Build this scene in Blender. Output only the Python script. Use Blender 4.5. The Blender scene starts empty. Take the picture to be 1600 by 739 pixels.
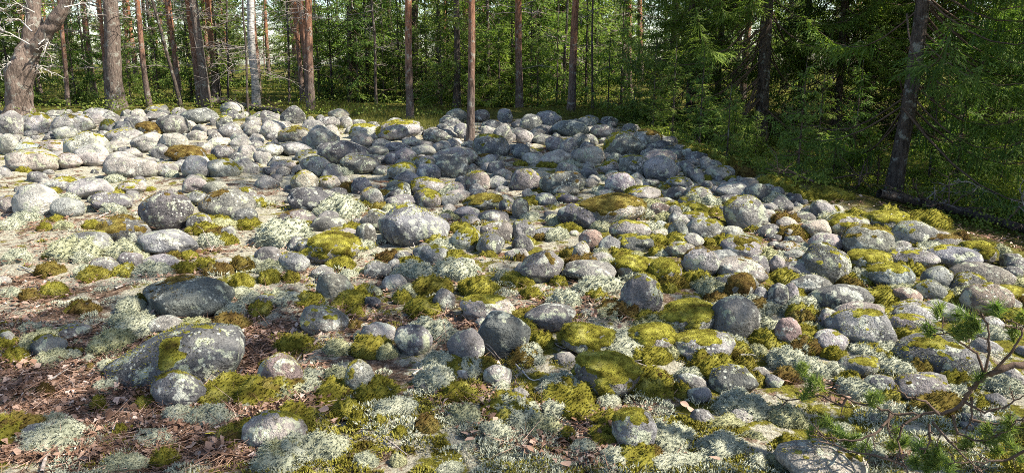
import bpy, math, random
import numpy as np
from mathutils import Vector, Matrix, Quaternion

R = math.radians
scene = bpy.context.scene
col = scene.collection
rng = np.random.default_rng(7)
random.seed(7)

# ------------------------------------------------------------------ camera, world, sun, exposure
FPX, CU, CV = 1155.0, 800.0, 369.5          # focal length and centre in photo pixels (1600 x 739)
PITCH = R(13.1)
CAM = np.array([0.0, 0.0, 1.6])
cd = bpy.data.cameras.new('camera'); cam = bpy.data.objects.new('camera', cd); col.objects.link(cam)
cam.location = CAM; cam.rotation_euler = (R(90) - PITCH, 0, 0)
cd.sensor_width = 36.0; cd.lens = FPX / 1600 * 36.0; cd.clip_start = 0.05; cd.clip_end = 3000
scene.camera = cam

SUN_EL, SUN_AZ = R(46), R(-14)              # azimuth from +x (to the right) turned behind the camera
sd = np.array([math.cos(SUN_EL) * math.cos(SUN_AZ), math.cos(SUN_EL) * math.sin(SUN_AZ), math.sin(SUN_EL)])
world = bpy.data.worlds.new('World'); scene.world = world; world.use_nodes = True
wn = world.node_tree
bg = wn.nodes['Background']; sky = wn.nodes.new('ShaderNodeTexSky')
sky.sky_type = 'NISHITA'; sky.sun_disc = False
sky.sun_elevation = SUN_EL; sky.sun_rotation = math.atan2(sd[0], sd[1])
bg.inputs['Strength'].default_value = 0.10
wn.links.new(sky.outputs[0], bg.inputs['Color'])
sl = bpy.data.lights.new('sun', 'SUN'); sun = bpy.data.objects.new('sun', sl); col.objects.link(sun)
sl.energy = 5.0; sl.angle = R(0.5); sl.color = (1.0, 0.915, 0.78)
sun.rotation_euler = Vector(sd).to_track_quat('Z', 'Y').to_euler(); sun.location = (10, -6, 12)
vs = scene.view_settings
vs.view_transform = 'Standard'; vs.look = 'None'; vs.gamma = 1.0; vs.use_curve_mapping = False
vs.exposure = 1.5
scene.cycles.max_bounces = 6; scene.cycles.diffuse_bounces = 3; scene.cycles.transmission_bounces = 3
scene.cycles.use_denoising = False
scene.cycles.pixel_filter_type = 'GAUSSIAN'; scene.cycles.filter_width = 1.0
scene.cycles.caustics_reflective = False; scene.cycles.caustics_refractive = False

# ------------------------------------------------------------------ noise and terrain
_P = np.random.default_rng(1).permutation(256)
_P = np.concatenate([_P, _P, _P])
_G = np.random.default_rng(2).normal(size=(256, 3)); _G /= np.linalg.norm(_G, axis=1)[:, None]
def noise(p):
    p = np.asarray(p, float); i = np.floor(p).astype(int); f = p - i; i &= 255
    u = f * f * f * (f * (f * 6 - 15) + 10); out = 0
    for dx in (0, 1):
        for dy in (0, 1):
            for dz in (0, 1):
                g = _G[_P[_P[_P[i[..., 0] + dx] + i[..., 1] + dy] + i[..., 2] + dz]]
                d = f - np.array([dx, dy, dz])
                w = (u[..., 0] if dx else 1 - u[..., 0]) * (u[..., 1] if dy else 1 - u[..., 1]) * (u[..., 2] if dz else 1 - u[..., 2])
                out = out + w * (g * d).sum(-1)
    return out * 1.5
def sstep(a, b, x):
    t = np.clip((x - a) / (b - a), 0, 1); return t * t * (3 - 2 * t)
def edge_s(x, y):                            # signed distance to the right-hand edge of the boulder field
    return x - (2.3 + 0.134 * (16.5 - y))
def G(x, y):
    x = np.asarray(x, float); y = np.asarray(y, float)
    z = 0.02 * np.clip(y, -5, 60)
    z = z - 0.42 * sstep(0.0, 2.2, edge_s(x, y)) * (1 - sstep(17, 23, y)) * sstep(0.5, 4.0, y)
    q = np.stack([x / 2.6, y / 2.6, np.zeros_like(x)], -1)
    z = z + 0.07 * noise(q) + 0.03 * noise(q * 3.1 + 5)
    z = z + 0.5 * noise(np.stack([x / 40, y / 40, np.full_like(x, 3.3)], -1)) * sstep(22, 60, np.hypot(x, y))
    return z
_gs = 0.1; _gx = np.arange(-70, 70.01, _gs); _gy = np.arange(-12, 90.01, _gs)
_GT = G(*np.meshgrid(_gx, _gy)); _GN = _GT.shape
def Gs(x, y):                                # the same height, looked up
    a = min(max((x + 70) / _gs, 0), _GN[1] - 2); b = min(max((y + 12) / _gs, 0), _GN[0] - 2)
    i, j = int(a), int(b); fa, fb = a - i, b - j
    return (_GT.item(j, i) * (1 - fa) + _GT.item(j, i + 1) * fa) * (1 - fb) + (_GT.item(j + 1, i) * (1 - fa) + _GT.item(j + 1, i + 1) * fa) * fb
def ray(u, v):
    xc = (u - CU) / FPX; yc = (CV - v) / FPX
    return np.array([xc, math.cos(PITCH) + yc * math.sin(PITCH), -math.sin(PITCH) + yc * math.cos(PITCH)])
def hit(u, v):                               # pixel -> point on the ground
    d = ray(u, v); a, b, c = (float(t) for t in d); t = prev = 1.0
    while t < 120:
        if 1.6 + c * t < Gs(a * t, b * t):
            lo, hi = prev, t
            for _ in range(14):
                m = (lo + hi) / 2
                if 1.6 + c * m < Gs(a * m, b * m): hi = m
                else: lo = m
            return CAM + d * hi
        prev = t; t *= 1.03
    p = CAM + d * 60; p[2] = Gs(p[0], p[1]); return p
def at(u, v, Y):                             # pixel -> point at a given distance Y along the ground
    d = ray(u, v); return CAM + d * (Y / d[1])

# ------------------------------------------------------------------ object helpers
def mesh(name, verts, faces=None, quads=None, tris=None, mat=None, smooth=True, attr=None):
    me = bpy.data.meshes.new(name)
    if faces is not None:
        me.from_pydata([tuple(v) for v in verts], [], [tuple(int(i) for i in f) for f in faces])
    else:
        verts = np.asarray(verts, np.float32)
        loops, starts, n = [], [], 0
        for arr, k in ((tris, 3), (quads, 4)):
            if arr is not None and len(arr):
                arr = np.asarray(arr, np.int32); loops.append(arr.ravel())
                starts.append(n + np.arange(len(arr)) * k); n += arr.size
        loops = np.concatenate(loops); starts = np.concatenate(starts)
        me.vertices.add(len(verts)); me.vertices.foreach_set('co', verts.ravel())
        me.loops.add(len(loops)); me.loops.foreach_set('vertex_index', loops)
        me.polygons.add(len(starts)); me.polygons.foreach_set('loop_start', starts.astype(np.int32))
        me.update(calc_edges=True)
    if attr:
        for k, a in attr.items():
            at_ = me.attributes.new(k, 'FLOAT', 'POINT'); at_.data.foreach_set('value', np.asarray(a, np.float32))
    if smooth:
        me.polygons.foreach_set('use_smooth', [True] * len(me.polygons))
    if mat: me.materials.append(mat)
    me.update()
    return me
def link(name, me, parent=None, loc=(0, 0, 0), rot=None, scale=None):
    o = bpy.data.objects.new(name, me); col.objects.link(o)
    o.location = loc
    if rot is not None:
        if isinstance(rot, Quaternion): o.rotation_mode = 'QUATERNION'; o.rotation_quaternion = rot
        else: o.rotation_euler = rot
    if scale is not None: o.scale = scale if hasattr(scale, '__len__') else (scale,) * 3
    if parent: o.parent = parent
    return o
def tag(o, label, cat, group=None):
    o['label'] = label; o['category'] = cat
    if group: o['group'] = group
    return o
def thing(name, loc, label, cat, group=None, rot=None, scale=None):
    return tag(link(name, None, None, loc, rot, scale), label, cat, group)
def ico(n):
    import bmesh
    bm = bmesh.new(); bmesh.ops.create_icosphere(bm, subdivisions=n, radius=1)
    bm.verts.index_update()
    v = np.array([x.co[:] for x in bm.verts]); f = np.array([[x.index for x in p.verts] for p in bm.faces]); bm.free()
    return v / np.linalg.norm(v, axis=1)[:, None], f
ICO = {n: ico(n) for n in (2, 3, 4, 5)}
class MB:                                    # collects geometry for one mesh
    def __init__(s): s.v, s.t, s.q, s.a, s.n = [], [], [], [], 0
    def add(s, v, t=None, q=None, a=0.5):
        v = np.asarray(v, float)
        if t is not None and len(t): s.t.append(np.asarray(t) + s.n)
        if q is not None and len(q): s.q.append(np.asarray(q) + s.n)
        s.v.append(v); s.a.append(np.broadcast_to(np.asarray(a, float), (len(v),))); s.n += len(v)
    def tube(s, pts, rad, k=6, a=0.5, cap=True, rough=0.0):
        pts = np.asarray(pts, float); rad = np.broadcast_to(np.asarray(rad, float), (len(pts),))
        T = np.gradient(pts, axis=0); T /= np.linalg.norm(T, axis=1)[:, None] + 1e-9
        ref = np.array([0.31, 0.2, 0.93]) if abs(T[0][2]) < 0.9 else np.array([0.95, 0.3, 0.05])
        U = np.cross(T, ref); U /= np.linalg.norm(U, axis=1)[:, None] + 1e-9; W = np.cross(T, U)
        an = np.arange(k) / k * 2 * np.pi
        rr = rad[:, None] * np.ones(k)[None]
        if rough: 
            base = pts[:, None, :] + rr[..., None] * (np.cos(an)[None, :, None] * U[:, None] + np.sin(an)[None, :, None] * W[:, None])
            rr = rr * (1 + rough * noise(base * (0.45 / rad.max()) + 3.7) + rough * .7 * noise(base * (1.6 / rad.max())))
        V = pts[:, None, :] + rr[..., None] * (np.cos(an)[None, :, None] * U[:, None] + np.sin(an)[None, :, None] * W[:, None])
        n = len(pts); i = np.arange(n - 1)[:, None] * k; j = np.arange(k)[None]; j2 = (j + 1) % k
        q = np.stack([i + j, i + j2, i + k + j2, i + k + j], -1).reshape(-1, 4)
        V = V.reshape(-1, 3); t = None
        if cap:
            V = np.vstack([V, pts[-1] + T[-1] * rad[-1] * 0.5]); e = (n - 1) * k; j = np.arange(k)
            t = np.stack([e + j, e + (j + 1) % k, np.full(k, n * k)], -1)
        s.add(V, t, q, a)
    def leaves(s, p, d, side, l, w, a=0.5, bend=None):   # rhombic blades: base p, direction d, width vector side
        p = np.asarray(p, float); n = len(p)
        l = np.broadcast_to(np.asarray(l, float), (n,))[:, None]; w = np.broadcast_to(np.asarray(w, float), (n,))[:, None]
        mid = p + d * l * 0.5
        if bend is not None: mid = mid + bend
        V = np.stack([p, mid + side * w, p + d * l, mid - side * w], 1).reshape(-1, 3)
        i = np.arange(n)[:, None] * 4
        a = np.repeat(np.broadcast_to(np.asarray(a, float), (n,)), 4)
        s.add(V, q=i + np.arange(4)[None], a=a)
    def blades(s, p, d, side, l, w, a=0.5, foot=1.0):    # thin triangles
        n = len(p); l = np.broadcast_to(np.asarray(l, float), (n,))[:, None]; w = np.broadcast_to(np.asarray(w, float), (n,))[:, None]
        V = np.stack([p + side * w, p - side * w, p + d * l], 1).reshape(-1, 3)
        a = np.repeat(np.broadcast_to(np.asarray(a, float), (n,)), 3) * np.tile([foot, foot, 1.0], n)
        s.add(V, t=np.arange(n)[:, None] * 3 + np.arange(3)[None], a=a)
    def build(s, name, mat, smooth=True):
        return mesh(name, np.vstack(s.v), tris=np.vstack(s.t) if s.t else None, quads=np.vstack(s.q) if s.q else None,
                    mat=mat, smooth=smooth, attr={'v': np.concatenate(s.a)})
def unit(a): return a / (np.linalg.norm(a, axis=-1, keepdims=True) + 1e-9)
def rdir(n, r=rng): return unit(r.normal(size=(n, 3)))

# ------------------------------------------------------------------ materials
class NT:
    def __init__(s, name, rough=0.9, spec=0.2):
        s.m = bpy.data.materials.new(name); s.m.use_nodes = True; s.t = s.m.node_tree
        s.b = s.t.nodes['Principled BSDF']; s.b.inputs['Roughness'].default_value = rough
        s.b.inputs['Specular IOR Level'].default_value = spec
    def n(s, ty, **k):
        x = s.t.nodes.new(ty)
        for a, v in k.items(): setattr(x, a, v)
        return x
    def l(s, a, b): s.t.links.new(a, b)
    def pos(s, shift=True):
        g = s.n('ShaderNodeNewGeometry').outputs['Position']
        if not shift: return g
        oi = s.n('ShaderNodeObjectInfo'); mu = s.n('ShaderNodeMath', operation='MULTIPLY'); mu.inputs[1].default_value = 37.0
        s.l(oi.outputs['Random'], mu.inputs[0])
        ad = s.n('ShaderNodeVectorMath', operation='ADD'); s.l(g, ad.inputs[0]); s.l(mu.outputs[0], ad.inputs[1]); return ad.outputs[0]
    def noise(s, vec, scale, detail=3, rough=0.55):
        x = s.n('ShaderNodeTexNoise'); x.inputs['Scale'].default_value = scale; x.inputs['Detail'].default_value = detail
        x.inputs['Roughness'].default_value = rough; s.l(vec, x.inputs['Vector']); return x.outputs['Fac']
    def ramp(s, fac, stops):
        x = s.n('ShaderNodeValToRGB'); e = x.color_ramp.elements
        while len(e) < len(stops): e.new(0.5)
        for i, (p, c) in enumerate(stops):
            e[i].position = p; e[i].color = (*c, 1) if len(c) == 3 else c
        s.l(fac, x.inputs['Fac']); return x.outputs['Color']
    def step(s, fac, a, b): 
        x = s.n('ShaderNodeMapRange'); x.inputs['From Min'].default_value = a; x.inputs['From Max'].default_value = b
        s.l(fac, x.inputs['Value']); return x.outputs['Result']
    def mix(s, fac, a, b, mode='MIX'):
        x = s.n('ShaderNodeMix', data_type='RGBA', blend_type=mode)
        for v, i in ((fac, 0), (a, 6), (b, 7)):
            if isinstance(v, (int, float)): x.inputs[i].default_value = v
            elif isinstance(v, tuple): x.inputs[i].default_value = (*v, 1)
            else: s.l(v, x.inputs[i])
        return x.outputs[2]
    def math(s, op, a, b):
        x = s.n('ShaderNodeMath', operation=op)
        for v, i in ((a, 0), (b, 1)):
            if isinstance(v, (int, float)): x.inputs[i].default_value = v
            else: s.l(v, x.inputs[i])
        return x.outputs[0]
    def bump(s, h, strength, dist):
        x = s.n('ShaderNodeBump'); x.inputs['Strength'].default_value = strength; x.inputs['Distance'].default_value = dist
        s.l(h, x.inputs['Height']); s.l(x.outputs[0], s.b.inputs['Normal'])
    def base(s, c): s.l(c, s.b.inputs['Base Color']); return s.m
    def attr(s, name): 
        x = s.n('ShaderNodeAttribute'); x.attribute_name = name; return x.outputs['Fac']

def mat_stone():
    s = NT('granite', 0.92, 0.15); p = s.pos()
    col_ = s.n('ShaderNodeObjectInfo').outputs['Color']
    sp = s.noise(p, 95, 3, 0.7)
    c = s.mix(s.step(sp, 0.30, 0.70), (0.30, 0.30, 0.31), (1.55, 1.53, 1.50))
    c = s.mix(1.0, col_, s.mix(s.step(s.noise(p, 1.7, 2), .35, .65), c, (0.95, 0.95, 0.95)), 'MULTIPLY')
    c = s.mix(1.0, c, s.ramp(s.attr('v'), [(0, (0.62, 0.62, 0.65)), (0.5, (1, 1, 1)), (1, (1.32, 1.27, 1.18))]), 'MULTIPLY')
    big = s.noise(p, 4.5, 5, 0.62)
    c = s.mix(s.step(big, 0.40, 0.62), c, s.mix(1.0, c, (0.42, 0.43, 0.45), 'MULTIPLY'))
    l1 = s.step(s.math('ADD', s.noise(p, 11, 6, 0.68), s.math('MULTIPLY', s.noise(p, 2.2, 2), .16)), 0.622, 0.662)
    lc = s.ramp(s.noise(p, 3, 2), [(0.35, (0.42, 0.43, 0.38)), (0.55, (0.36, 0.39, 0.26)), (0.7, (0.48, 0.47, 0.44))])
    c = s.mix(s.math('MULTIPLY', l1, 0.78), c, lc)
    d1 = s.step(s.noise(p, 15, 7, 0.75), 0.57, 0.63)
    c = s.mix(s.math('MULTIPLY', d1, 0.75), c, (0.055, 0.052, 0.05))
    v = s.n('ShaderNodeTexVoronoi'); v.inputs['Scale'].default_value = 30; s.l(p, v.inputs['Vector'])
    spots = s.math('MULTIPLY', s.step(v.outputs['Distance'], 0.30, 0.20), s.step(s.noise(p, 5, 2), 0.5, 0.58))
    c = s.mix(s.math('MULTIPLY', spots, 0.75), c, (0.50, 0.52, 0.44))
    h = s.math('ADD', s.math('MULTIPLY', s.noise(p, 60, 4, 0.7), 0.5), s.noise(p, 14, 5, 0.65))
    s.bump(h, 0.9, 0.045)
    return s.base(c)
def mat_moss():
    s = NT('moss', 1.0, 0.05); p = s.pos(); r = s.n('ShaderNodeObjectInfo').outputs['Random']
    n1 = s.noise(p, 9, 4, 0.65)
    a = s.ramp(n1, [(0.28, (0.10, 0.078, 0.022)), (0.42, (0.22, 0.21, 0.034)), (0.56, (0.37, 0.36, 0.065)), (0.72, (0.50, 0.49, 0.16))])
    b = s.ramp(n1, [(0.28, (0.075, 0.048, 0.025)), (0.48, (0.17, 0.12, 0.04)), (0.7, (0.32, 0.27, 0.09))])
    c = s.mix(s.step(r, 0.66, 0.9), a, b)
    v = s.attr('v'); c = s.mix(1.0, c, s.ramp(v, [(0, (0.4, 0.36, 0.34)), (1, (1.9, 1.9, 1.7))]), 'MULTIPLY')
    s.bump(s.noise(p, 130, 4, 0.8), 0.9, 0.03)
    return s.base(c)
def mat_lichen():
    s = NT('reindeer_lichen', 1.0, 0.05); p = s.pos(); r = s.n('ShaderNodeObjectInfo').outputs['Random']
    a = s.ramp(s.noise(p, 10, 4, 0.6), [(0.3, (0.36, 0.40, 0.32)), (0.55, (0.57, 0.61, 0.50)), (0.75, (0.72, 0.74, 0.63))])
    b = s.ramp(s.noise(p, 10, 4, 0.6), [(0.3, (0.30, 0.32, 0.17)), (0.55, (0.50, 0.52, 0.32)), (0.75, (0.62, 0.63, 0.44))])
    c = s.mix(s.step(r, 0.6, 0.9), a, b)
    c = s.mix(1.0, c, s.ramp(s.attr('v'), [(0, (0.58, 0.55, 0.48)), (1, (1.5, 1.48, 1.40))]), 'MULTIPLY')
    s.bump(s.noise(p, 150, 4, 0.8), 0.9, 0.02)
    return s.base(c)
def mat_ground():
    s = NT('forest_floor', 1.0, 0.05); p = s.pos(False)
    n1 = s.noise(p, 38, 5, 0.75)
    litter = s.ramp(n1, [(0.32, (0.04, 0.028, 0.02)), (0.48, (0.13, 0.088, 0.06)), (0.6, (0.26, 0.19, 0.14)), (0.75, (0.42, 0.34, 0.27))])
    redl = s.ramp(n1, [(0.32, (0.05, 0.024, 0.014)), (0.5, (0.17, 0.075, 0.038)), (0.72, (0.34, 0.19, 0.115))])
    litter = s.mix(s.step(s.noise(p, 1.1, 2), 0.60, 0.68), litter, redl)
    pale = s.ramp(n1, [(0.3, (0.20, 0.18, 0.13)), (0.55, (0.42, 0.40, 0.31)), (0.75, (0.58, 0.55, 0.46))])
    moss = s.ramp(n1, [(0.3, (0.05, 0.04, 0.012)), (0.55, (0.17, 0.16, 0.025)), (0.75, (0.30, 0.29, 0.06))])
    cv = s.math('MULTIPLY', s.attr('carpet'), 0.085)
    c = s.mix(s.step(s.math('ADD', s.math('ADD', s.noise(p, 3.4, 5, 0.7), cv), s.math('MULTIPLY', s.attr('straw_glare'), .09)), 0.51, 0.56), litter, pale)
    c = s.mix(s.step(s.math('ADD', s.noise(p, 4.1, 5, 0.7), cv), 0.565, 0.615), c, moss)
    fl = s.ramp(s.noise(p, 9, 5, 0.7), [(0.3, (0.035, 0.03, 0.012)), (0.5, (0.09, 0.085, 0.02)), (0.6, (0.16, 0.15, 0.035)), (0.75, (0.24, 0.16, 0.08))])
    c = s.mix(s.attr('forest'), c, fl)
    s.bump(s.math('ADD', n1, s.noise(p, 12, 4)), 1.0, 0.05)
    return s.base(c)
def mat_leaf_litter():
    s = NT('dry_leaves', 0.75, 0.2)
    c = s.ramp(s.attr('v'), [(0.0, (0.04, 0.024, 0.016)), (0.3, (0.12, 0.066, 0.04)), (0.55, (0.21, 0.125, 0.085)), (0.8, (0.34, 0.235, 0.18)), (1, (0.50, 0.40, 0.34))])
    return s.base(c)
def mat_leaf(name, c0, c1, c2, tr=0.45):
    s = NT(name, 0.6, 0.25); r = s.n('ShaderNodeObjectInfo').outputs['Random']; p = s.pos(False)
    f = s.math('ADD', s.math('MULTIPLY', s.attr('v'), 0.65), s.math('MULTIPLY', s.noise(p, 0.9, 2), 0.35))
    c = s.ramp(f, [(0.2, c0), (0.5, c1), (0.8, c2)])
    c = s.mix(1.0, c, s.ramp(r, [(0, (0.75, 0.85, 0.8)), (1, (1.25, 1.12, 1.0))]), 'MULTIPLY')
    s.base(c)
    tl = s.n('ShaderNodeBsdfTranslucent'); s.l(s.mix(1.0, c, (1.3, 1.4, 0.7), 'MULTIPLY'), tl.inputs['Color'])
    mx = s.n('ShaderNodeMixShader'); mx.inputs[0].default_value = tr
    s.l(s.b.outputs[0], mx.inputs[1]); s.l(tl.outputs[0], mx.inputs[2])
    s.l(mx.outputs[0], s.t.nodes['Material Output'].inputs['Surface'])
    return s.m
def mat_bark(name, lo, hi, flake=(3.0, 14.0), contrast=0.65):
    s = NT(name, 0.95, 0.1); tc = s.n('ShaderNodeTexCoord').outputs['Object']
    sx = s.n('ShaderNodeSeparateXYZ'); s.l(tc, sx.inputs[0])
    p = s.pos(); mp = s.n('ShaderNodeMapping'); mp.inputs['Scale'].default_value = (flake[1], flake[1], flake[0]); s.l(p, mp.inputs['Vector'])
    n1 = s.noise(mp.outputs[0], 2.2, 6, 0.75)
    t = s.step(s.math('ADD', sx.outputs[2], s.math('MULTIPLY', s.noise(p, 2.5, 3), 0.10)), 0.10, 0.28)
    c = s.mix(t, lo, hi)
    dk = s.ramp(n1, [(0.38, (1 - contrast,) * 3), (0.52, (1.0, 1.0, 1.0)), (0.65, (1.35, 1.33, 1.3))])
    c = s.mix(1.0, c, dk, 'MULTIPLY')
    c = s.mix(s.math('MULTIPLY', s.step(s.noise(p, 7, 4, 0.7), 0.56, 0.62), 0.55), c, (0.30, 0.31, 0.27))
    s.bump(n1, 1.0, 0.04)
    return s.base(c)
def mat_plain(name, stops, scale=20, bump=0.5, dist=0.01):
    s = NT(name, 0.95, 0.1); p = s.pos(); n1 = s.noise(p, scale, 5, 0.7)
    c = s.ramp(n1, stops); s.bump(n1, bump, dist); return s.base(c)
M = dict(
    stone=mat_stone(), moss=mat_moss(), lichen=mat_lichen(), ground=mat_ground(), litter=mat_leaf_litter(),
    spruce=mat_leaf('spruce_needles', (0.035, 0.068, 0.018), (0.11, 0.18, 0.04), (0.24, 0.31, 0.08)),
    pine=mat_leaf('pine_needles', (0.07, 0.105, 0.04), (0.18, 0.235, 0.09), (0.31, 0.35, 0.16)),
    bright=mat_leaf('green_shrub_leaves', (0.04, 0.07, 0.014), (0.11, 0.16, 0.03), (0.21, 0.25, 0.06)),
    fresh=mat_leaf('fresh_pine_needles', (0.05, 0.085, 0.025), (0.12, 0.175, 0.05), (0.21, 0.27, 0.09)),
    grass=mat_leaf('grass_blades', (0.05, 0.06, 0.014), (0.11, 0.125, 0.028), (0.21, 0.20, 0.06)),
    pinebark=mat_bark('pine_bark', (0.13, 0.10, 0.085), (0.27, 0.125, 0.07)),
    greybark=mat_bark('old_pine_bark', (0.125, 0.10, 0.085), (0.155, 0.12, 0.10), contrast=.6),
    darkbark=mat_bark('spruce_bark', (0.075, 0.06, 0.05), (0.085, 0.068, 0.058)),
    birchbark=mat_bark('birch_bark', (0.30, 0.285, 0.265), (0.47, 0.46, 0.44), flake=(14.0, 4.0), contrast=0.7),
    deadwood=mat_plain('dead_wood', [(0.3, (0.09, 0.075, 0.065)), (0.55, (0.24, 0.21, 0.19)), (0.75, (0.42, 0.39, 0.36))], 30),
    palewood=mat_plain('bleached_twigs', [(0.3, (0.22, 0.20, 0.18)), (0.6, (0.42, 0.40, 0.37)), (0.8, (0.55, 0.53, 0.50))], 30),
    twig=mat_plain('brown_twigs', [(0.3, (0.04, 0.028, 0.02)), (0.6, (0.12, 0.085, 0.065)), (0.8, (0.24, 0.19, 0.16))], 40),
    yellow=mat_plain('yellow_leaf', [(0.3, (0.55, 0.42, 0.03)), (0.7, (0.70, 0.60, 0.10))], 60),
)

# ------------------------------------------------------------------ ground
def axis(lo, hi, step, far):
    a = list(np.arange(lo, hi + 1e-6, step)); s, e = [], []
    x, d = lo, step
    while x > -far: d *= 1.25; x -= d; s.append(x)
    x, d = hi, step
    while x < far: d *= 1.25; x += d; e.append(x)
    return np.array(s[::-1] + a + e)
gx = axis(-14, 14, 0.09, 900); gy = axis(0.5, 22, 0.09, 900)
X, Y = np.meshgrid(gx, gy); Z = G(X, Y)
fine = 1 - sstep(14, 26, np.hypot(X, Y - 8))
pp = np.stack([X, Y, np.zeros_like(X)], -1)
Z = Z + fine * (0.035 * noise(pp * 2.3 + 9) + 0.025 * noise(pp * 6.1))
# forest floor: beyond the crest, right of the field edge
crest = 16.6 + 0.5 * noise(pp * 0.5 + 2) - 0.02 * X
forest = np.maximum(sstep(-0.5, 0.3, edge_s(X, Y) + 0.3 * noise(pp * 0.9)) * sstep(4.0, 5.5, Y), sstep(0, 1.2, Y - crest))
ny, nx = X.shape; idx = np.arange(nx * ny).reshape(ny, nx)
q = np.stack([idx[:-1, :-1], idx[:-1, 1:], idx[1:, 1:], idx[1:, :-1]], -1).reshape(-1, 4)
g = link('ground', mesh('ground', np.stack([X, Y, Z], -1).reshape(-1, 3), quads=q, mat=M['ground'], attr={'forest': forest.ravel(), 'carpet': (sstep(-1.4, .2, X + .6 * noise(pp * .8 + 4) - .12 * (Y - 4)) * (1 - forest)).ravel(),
    'straw_glare': (sstep(.3, -1.2, X + .5 * noise(pp * .7 + 8)) * sstep(4.0, 5.2, Y + .4 * noise(pp)) * (1 - forest)).ravel()}))  # paler ground at left: straw and lichen, with sun glare put into the colour
g['kind'] = 'structure'

# ------------------------------------------------------------------ boulders: shapes
def rock_fn(seed):
    r = np.random.default_rng(seed); off = r.uniform(0, 60, 3)
    planes = [(unit(r.normal(size=3) * np.array([1, 1, 0.7])), r.uniform(0.70, 0.95)) for _ in range(r.integers(3, 8))]
    def f(d):
        rad = 1 + 0.20 * noise(d * 1.0 + off) + 0.07 * noise(d * 2.3 + off * 1.3)
        p = d * rad[:, None]
        for n, c in planes:
            h = p @ n - c; p = p - n[None] * (np.where(h > 0, h, 0) * 0.62)[:, None]
        p = p + d * (0.030 * noise(d * 4.8 + off) + 0.016 * noise(d * 10 + off) + 0.008 * noise(d * 22 + off))[:, None]
        return p
    return f
NROCK = 40
rocks, mossm = [], {}
def norm_of(v, f):
    n = np.zeros_like(v); fn = np.cross(v[f[:, 1]] - v[f[:, 0]], v[f[:, 2]] - v[f[:, 0]])
    for k in range(3): np.add.at(n, f[:, k], fn)
    return unit(n)
RV = []
for i in range(NROCK):
    f = rock_fn(100 + i); v, fa = ICO[4]
    p = f(v); lo, hi = p.min(0), p.max(0); c, h = (lo + hi) / 2, (hi - lo) / 2
    p = (p - c) / h
    RV.append((p, fa)); rocks.append(mesh('boulder', p, tris=fa, mat=M['stone'], attr={'v': np.full(len(p), .5)}))
def moss_mesh(i, kind):
    if (i, kind) in mossm: return mossm[i, kind]
    r = np.random.default_rng(i * 7 + kind); p, fa = RV[i]; n = norm_of(p, fa); off = r.uniform(0, 50, 3)
    lean = {1: np.array([r.uniform(-.7, .7), r.uniform(-.6, .2), 0]), 2: np.array([r.uniform(-.4, .4), r.uniform(-.3, .3), 0]), 3: np.array([0, 0, 0])}[kind]
    m = n[:, 2] + (n * lean).sum(1) + 0.8 * noise(p * 1.7 + off) + 0.5 * noise(p * 4.5 + off) + .25 * noise(p * 10 + off)
    thr = {1: 1.02, 2: 0.72, 3: 0.05}[kind]
    e = sstep(thr, thr + 0.35, m)
    th = {1: 0.05, 2: 0.07, 3: 0.085}[kind]
    q = p + n * (e * th * (1 + 0.7 * noise(p * 5 + off) + 0.5 * noise(p * 12 + off)) - 0.012)[:, None]
    keep = (m[fa] > thr).any(1)
    if keep.sum() < 30: keep = (p[fa][:, :, 2] > 0.85).all(1) | keep
    ff = fa[keep]; used, inv = np.unique(ff, return_inverse=True); ff = inv.reshape(-1, 3)
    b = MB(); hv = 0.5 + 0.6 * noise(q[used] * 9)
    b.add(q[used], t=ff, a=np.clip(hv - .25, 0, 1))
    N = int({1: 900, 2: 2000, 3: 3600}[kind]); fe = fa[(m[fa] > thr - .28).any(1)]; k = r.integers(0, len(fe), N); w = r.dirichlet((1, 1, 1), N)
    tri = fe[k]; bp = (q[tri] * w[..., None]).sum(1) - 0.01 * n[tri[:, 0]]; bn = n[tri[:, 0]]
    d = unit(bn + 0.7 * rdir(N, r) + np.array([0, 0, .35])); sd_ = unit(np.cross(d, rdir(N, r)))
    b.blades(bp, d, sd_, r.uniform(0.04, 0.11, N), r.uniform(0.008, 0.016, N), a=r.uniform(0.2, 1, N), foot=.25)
    mossm[i, kind] = b.build('moss', M['moss']); return mossm[i, kind]

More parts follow.
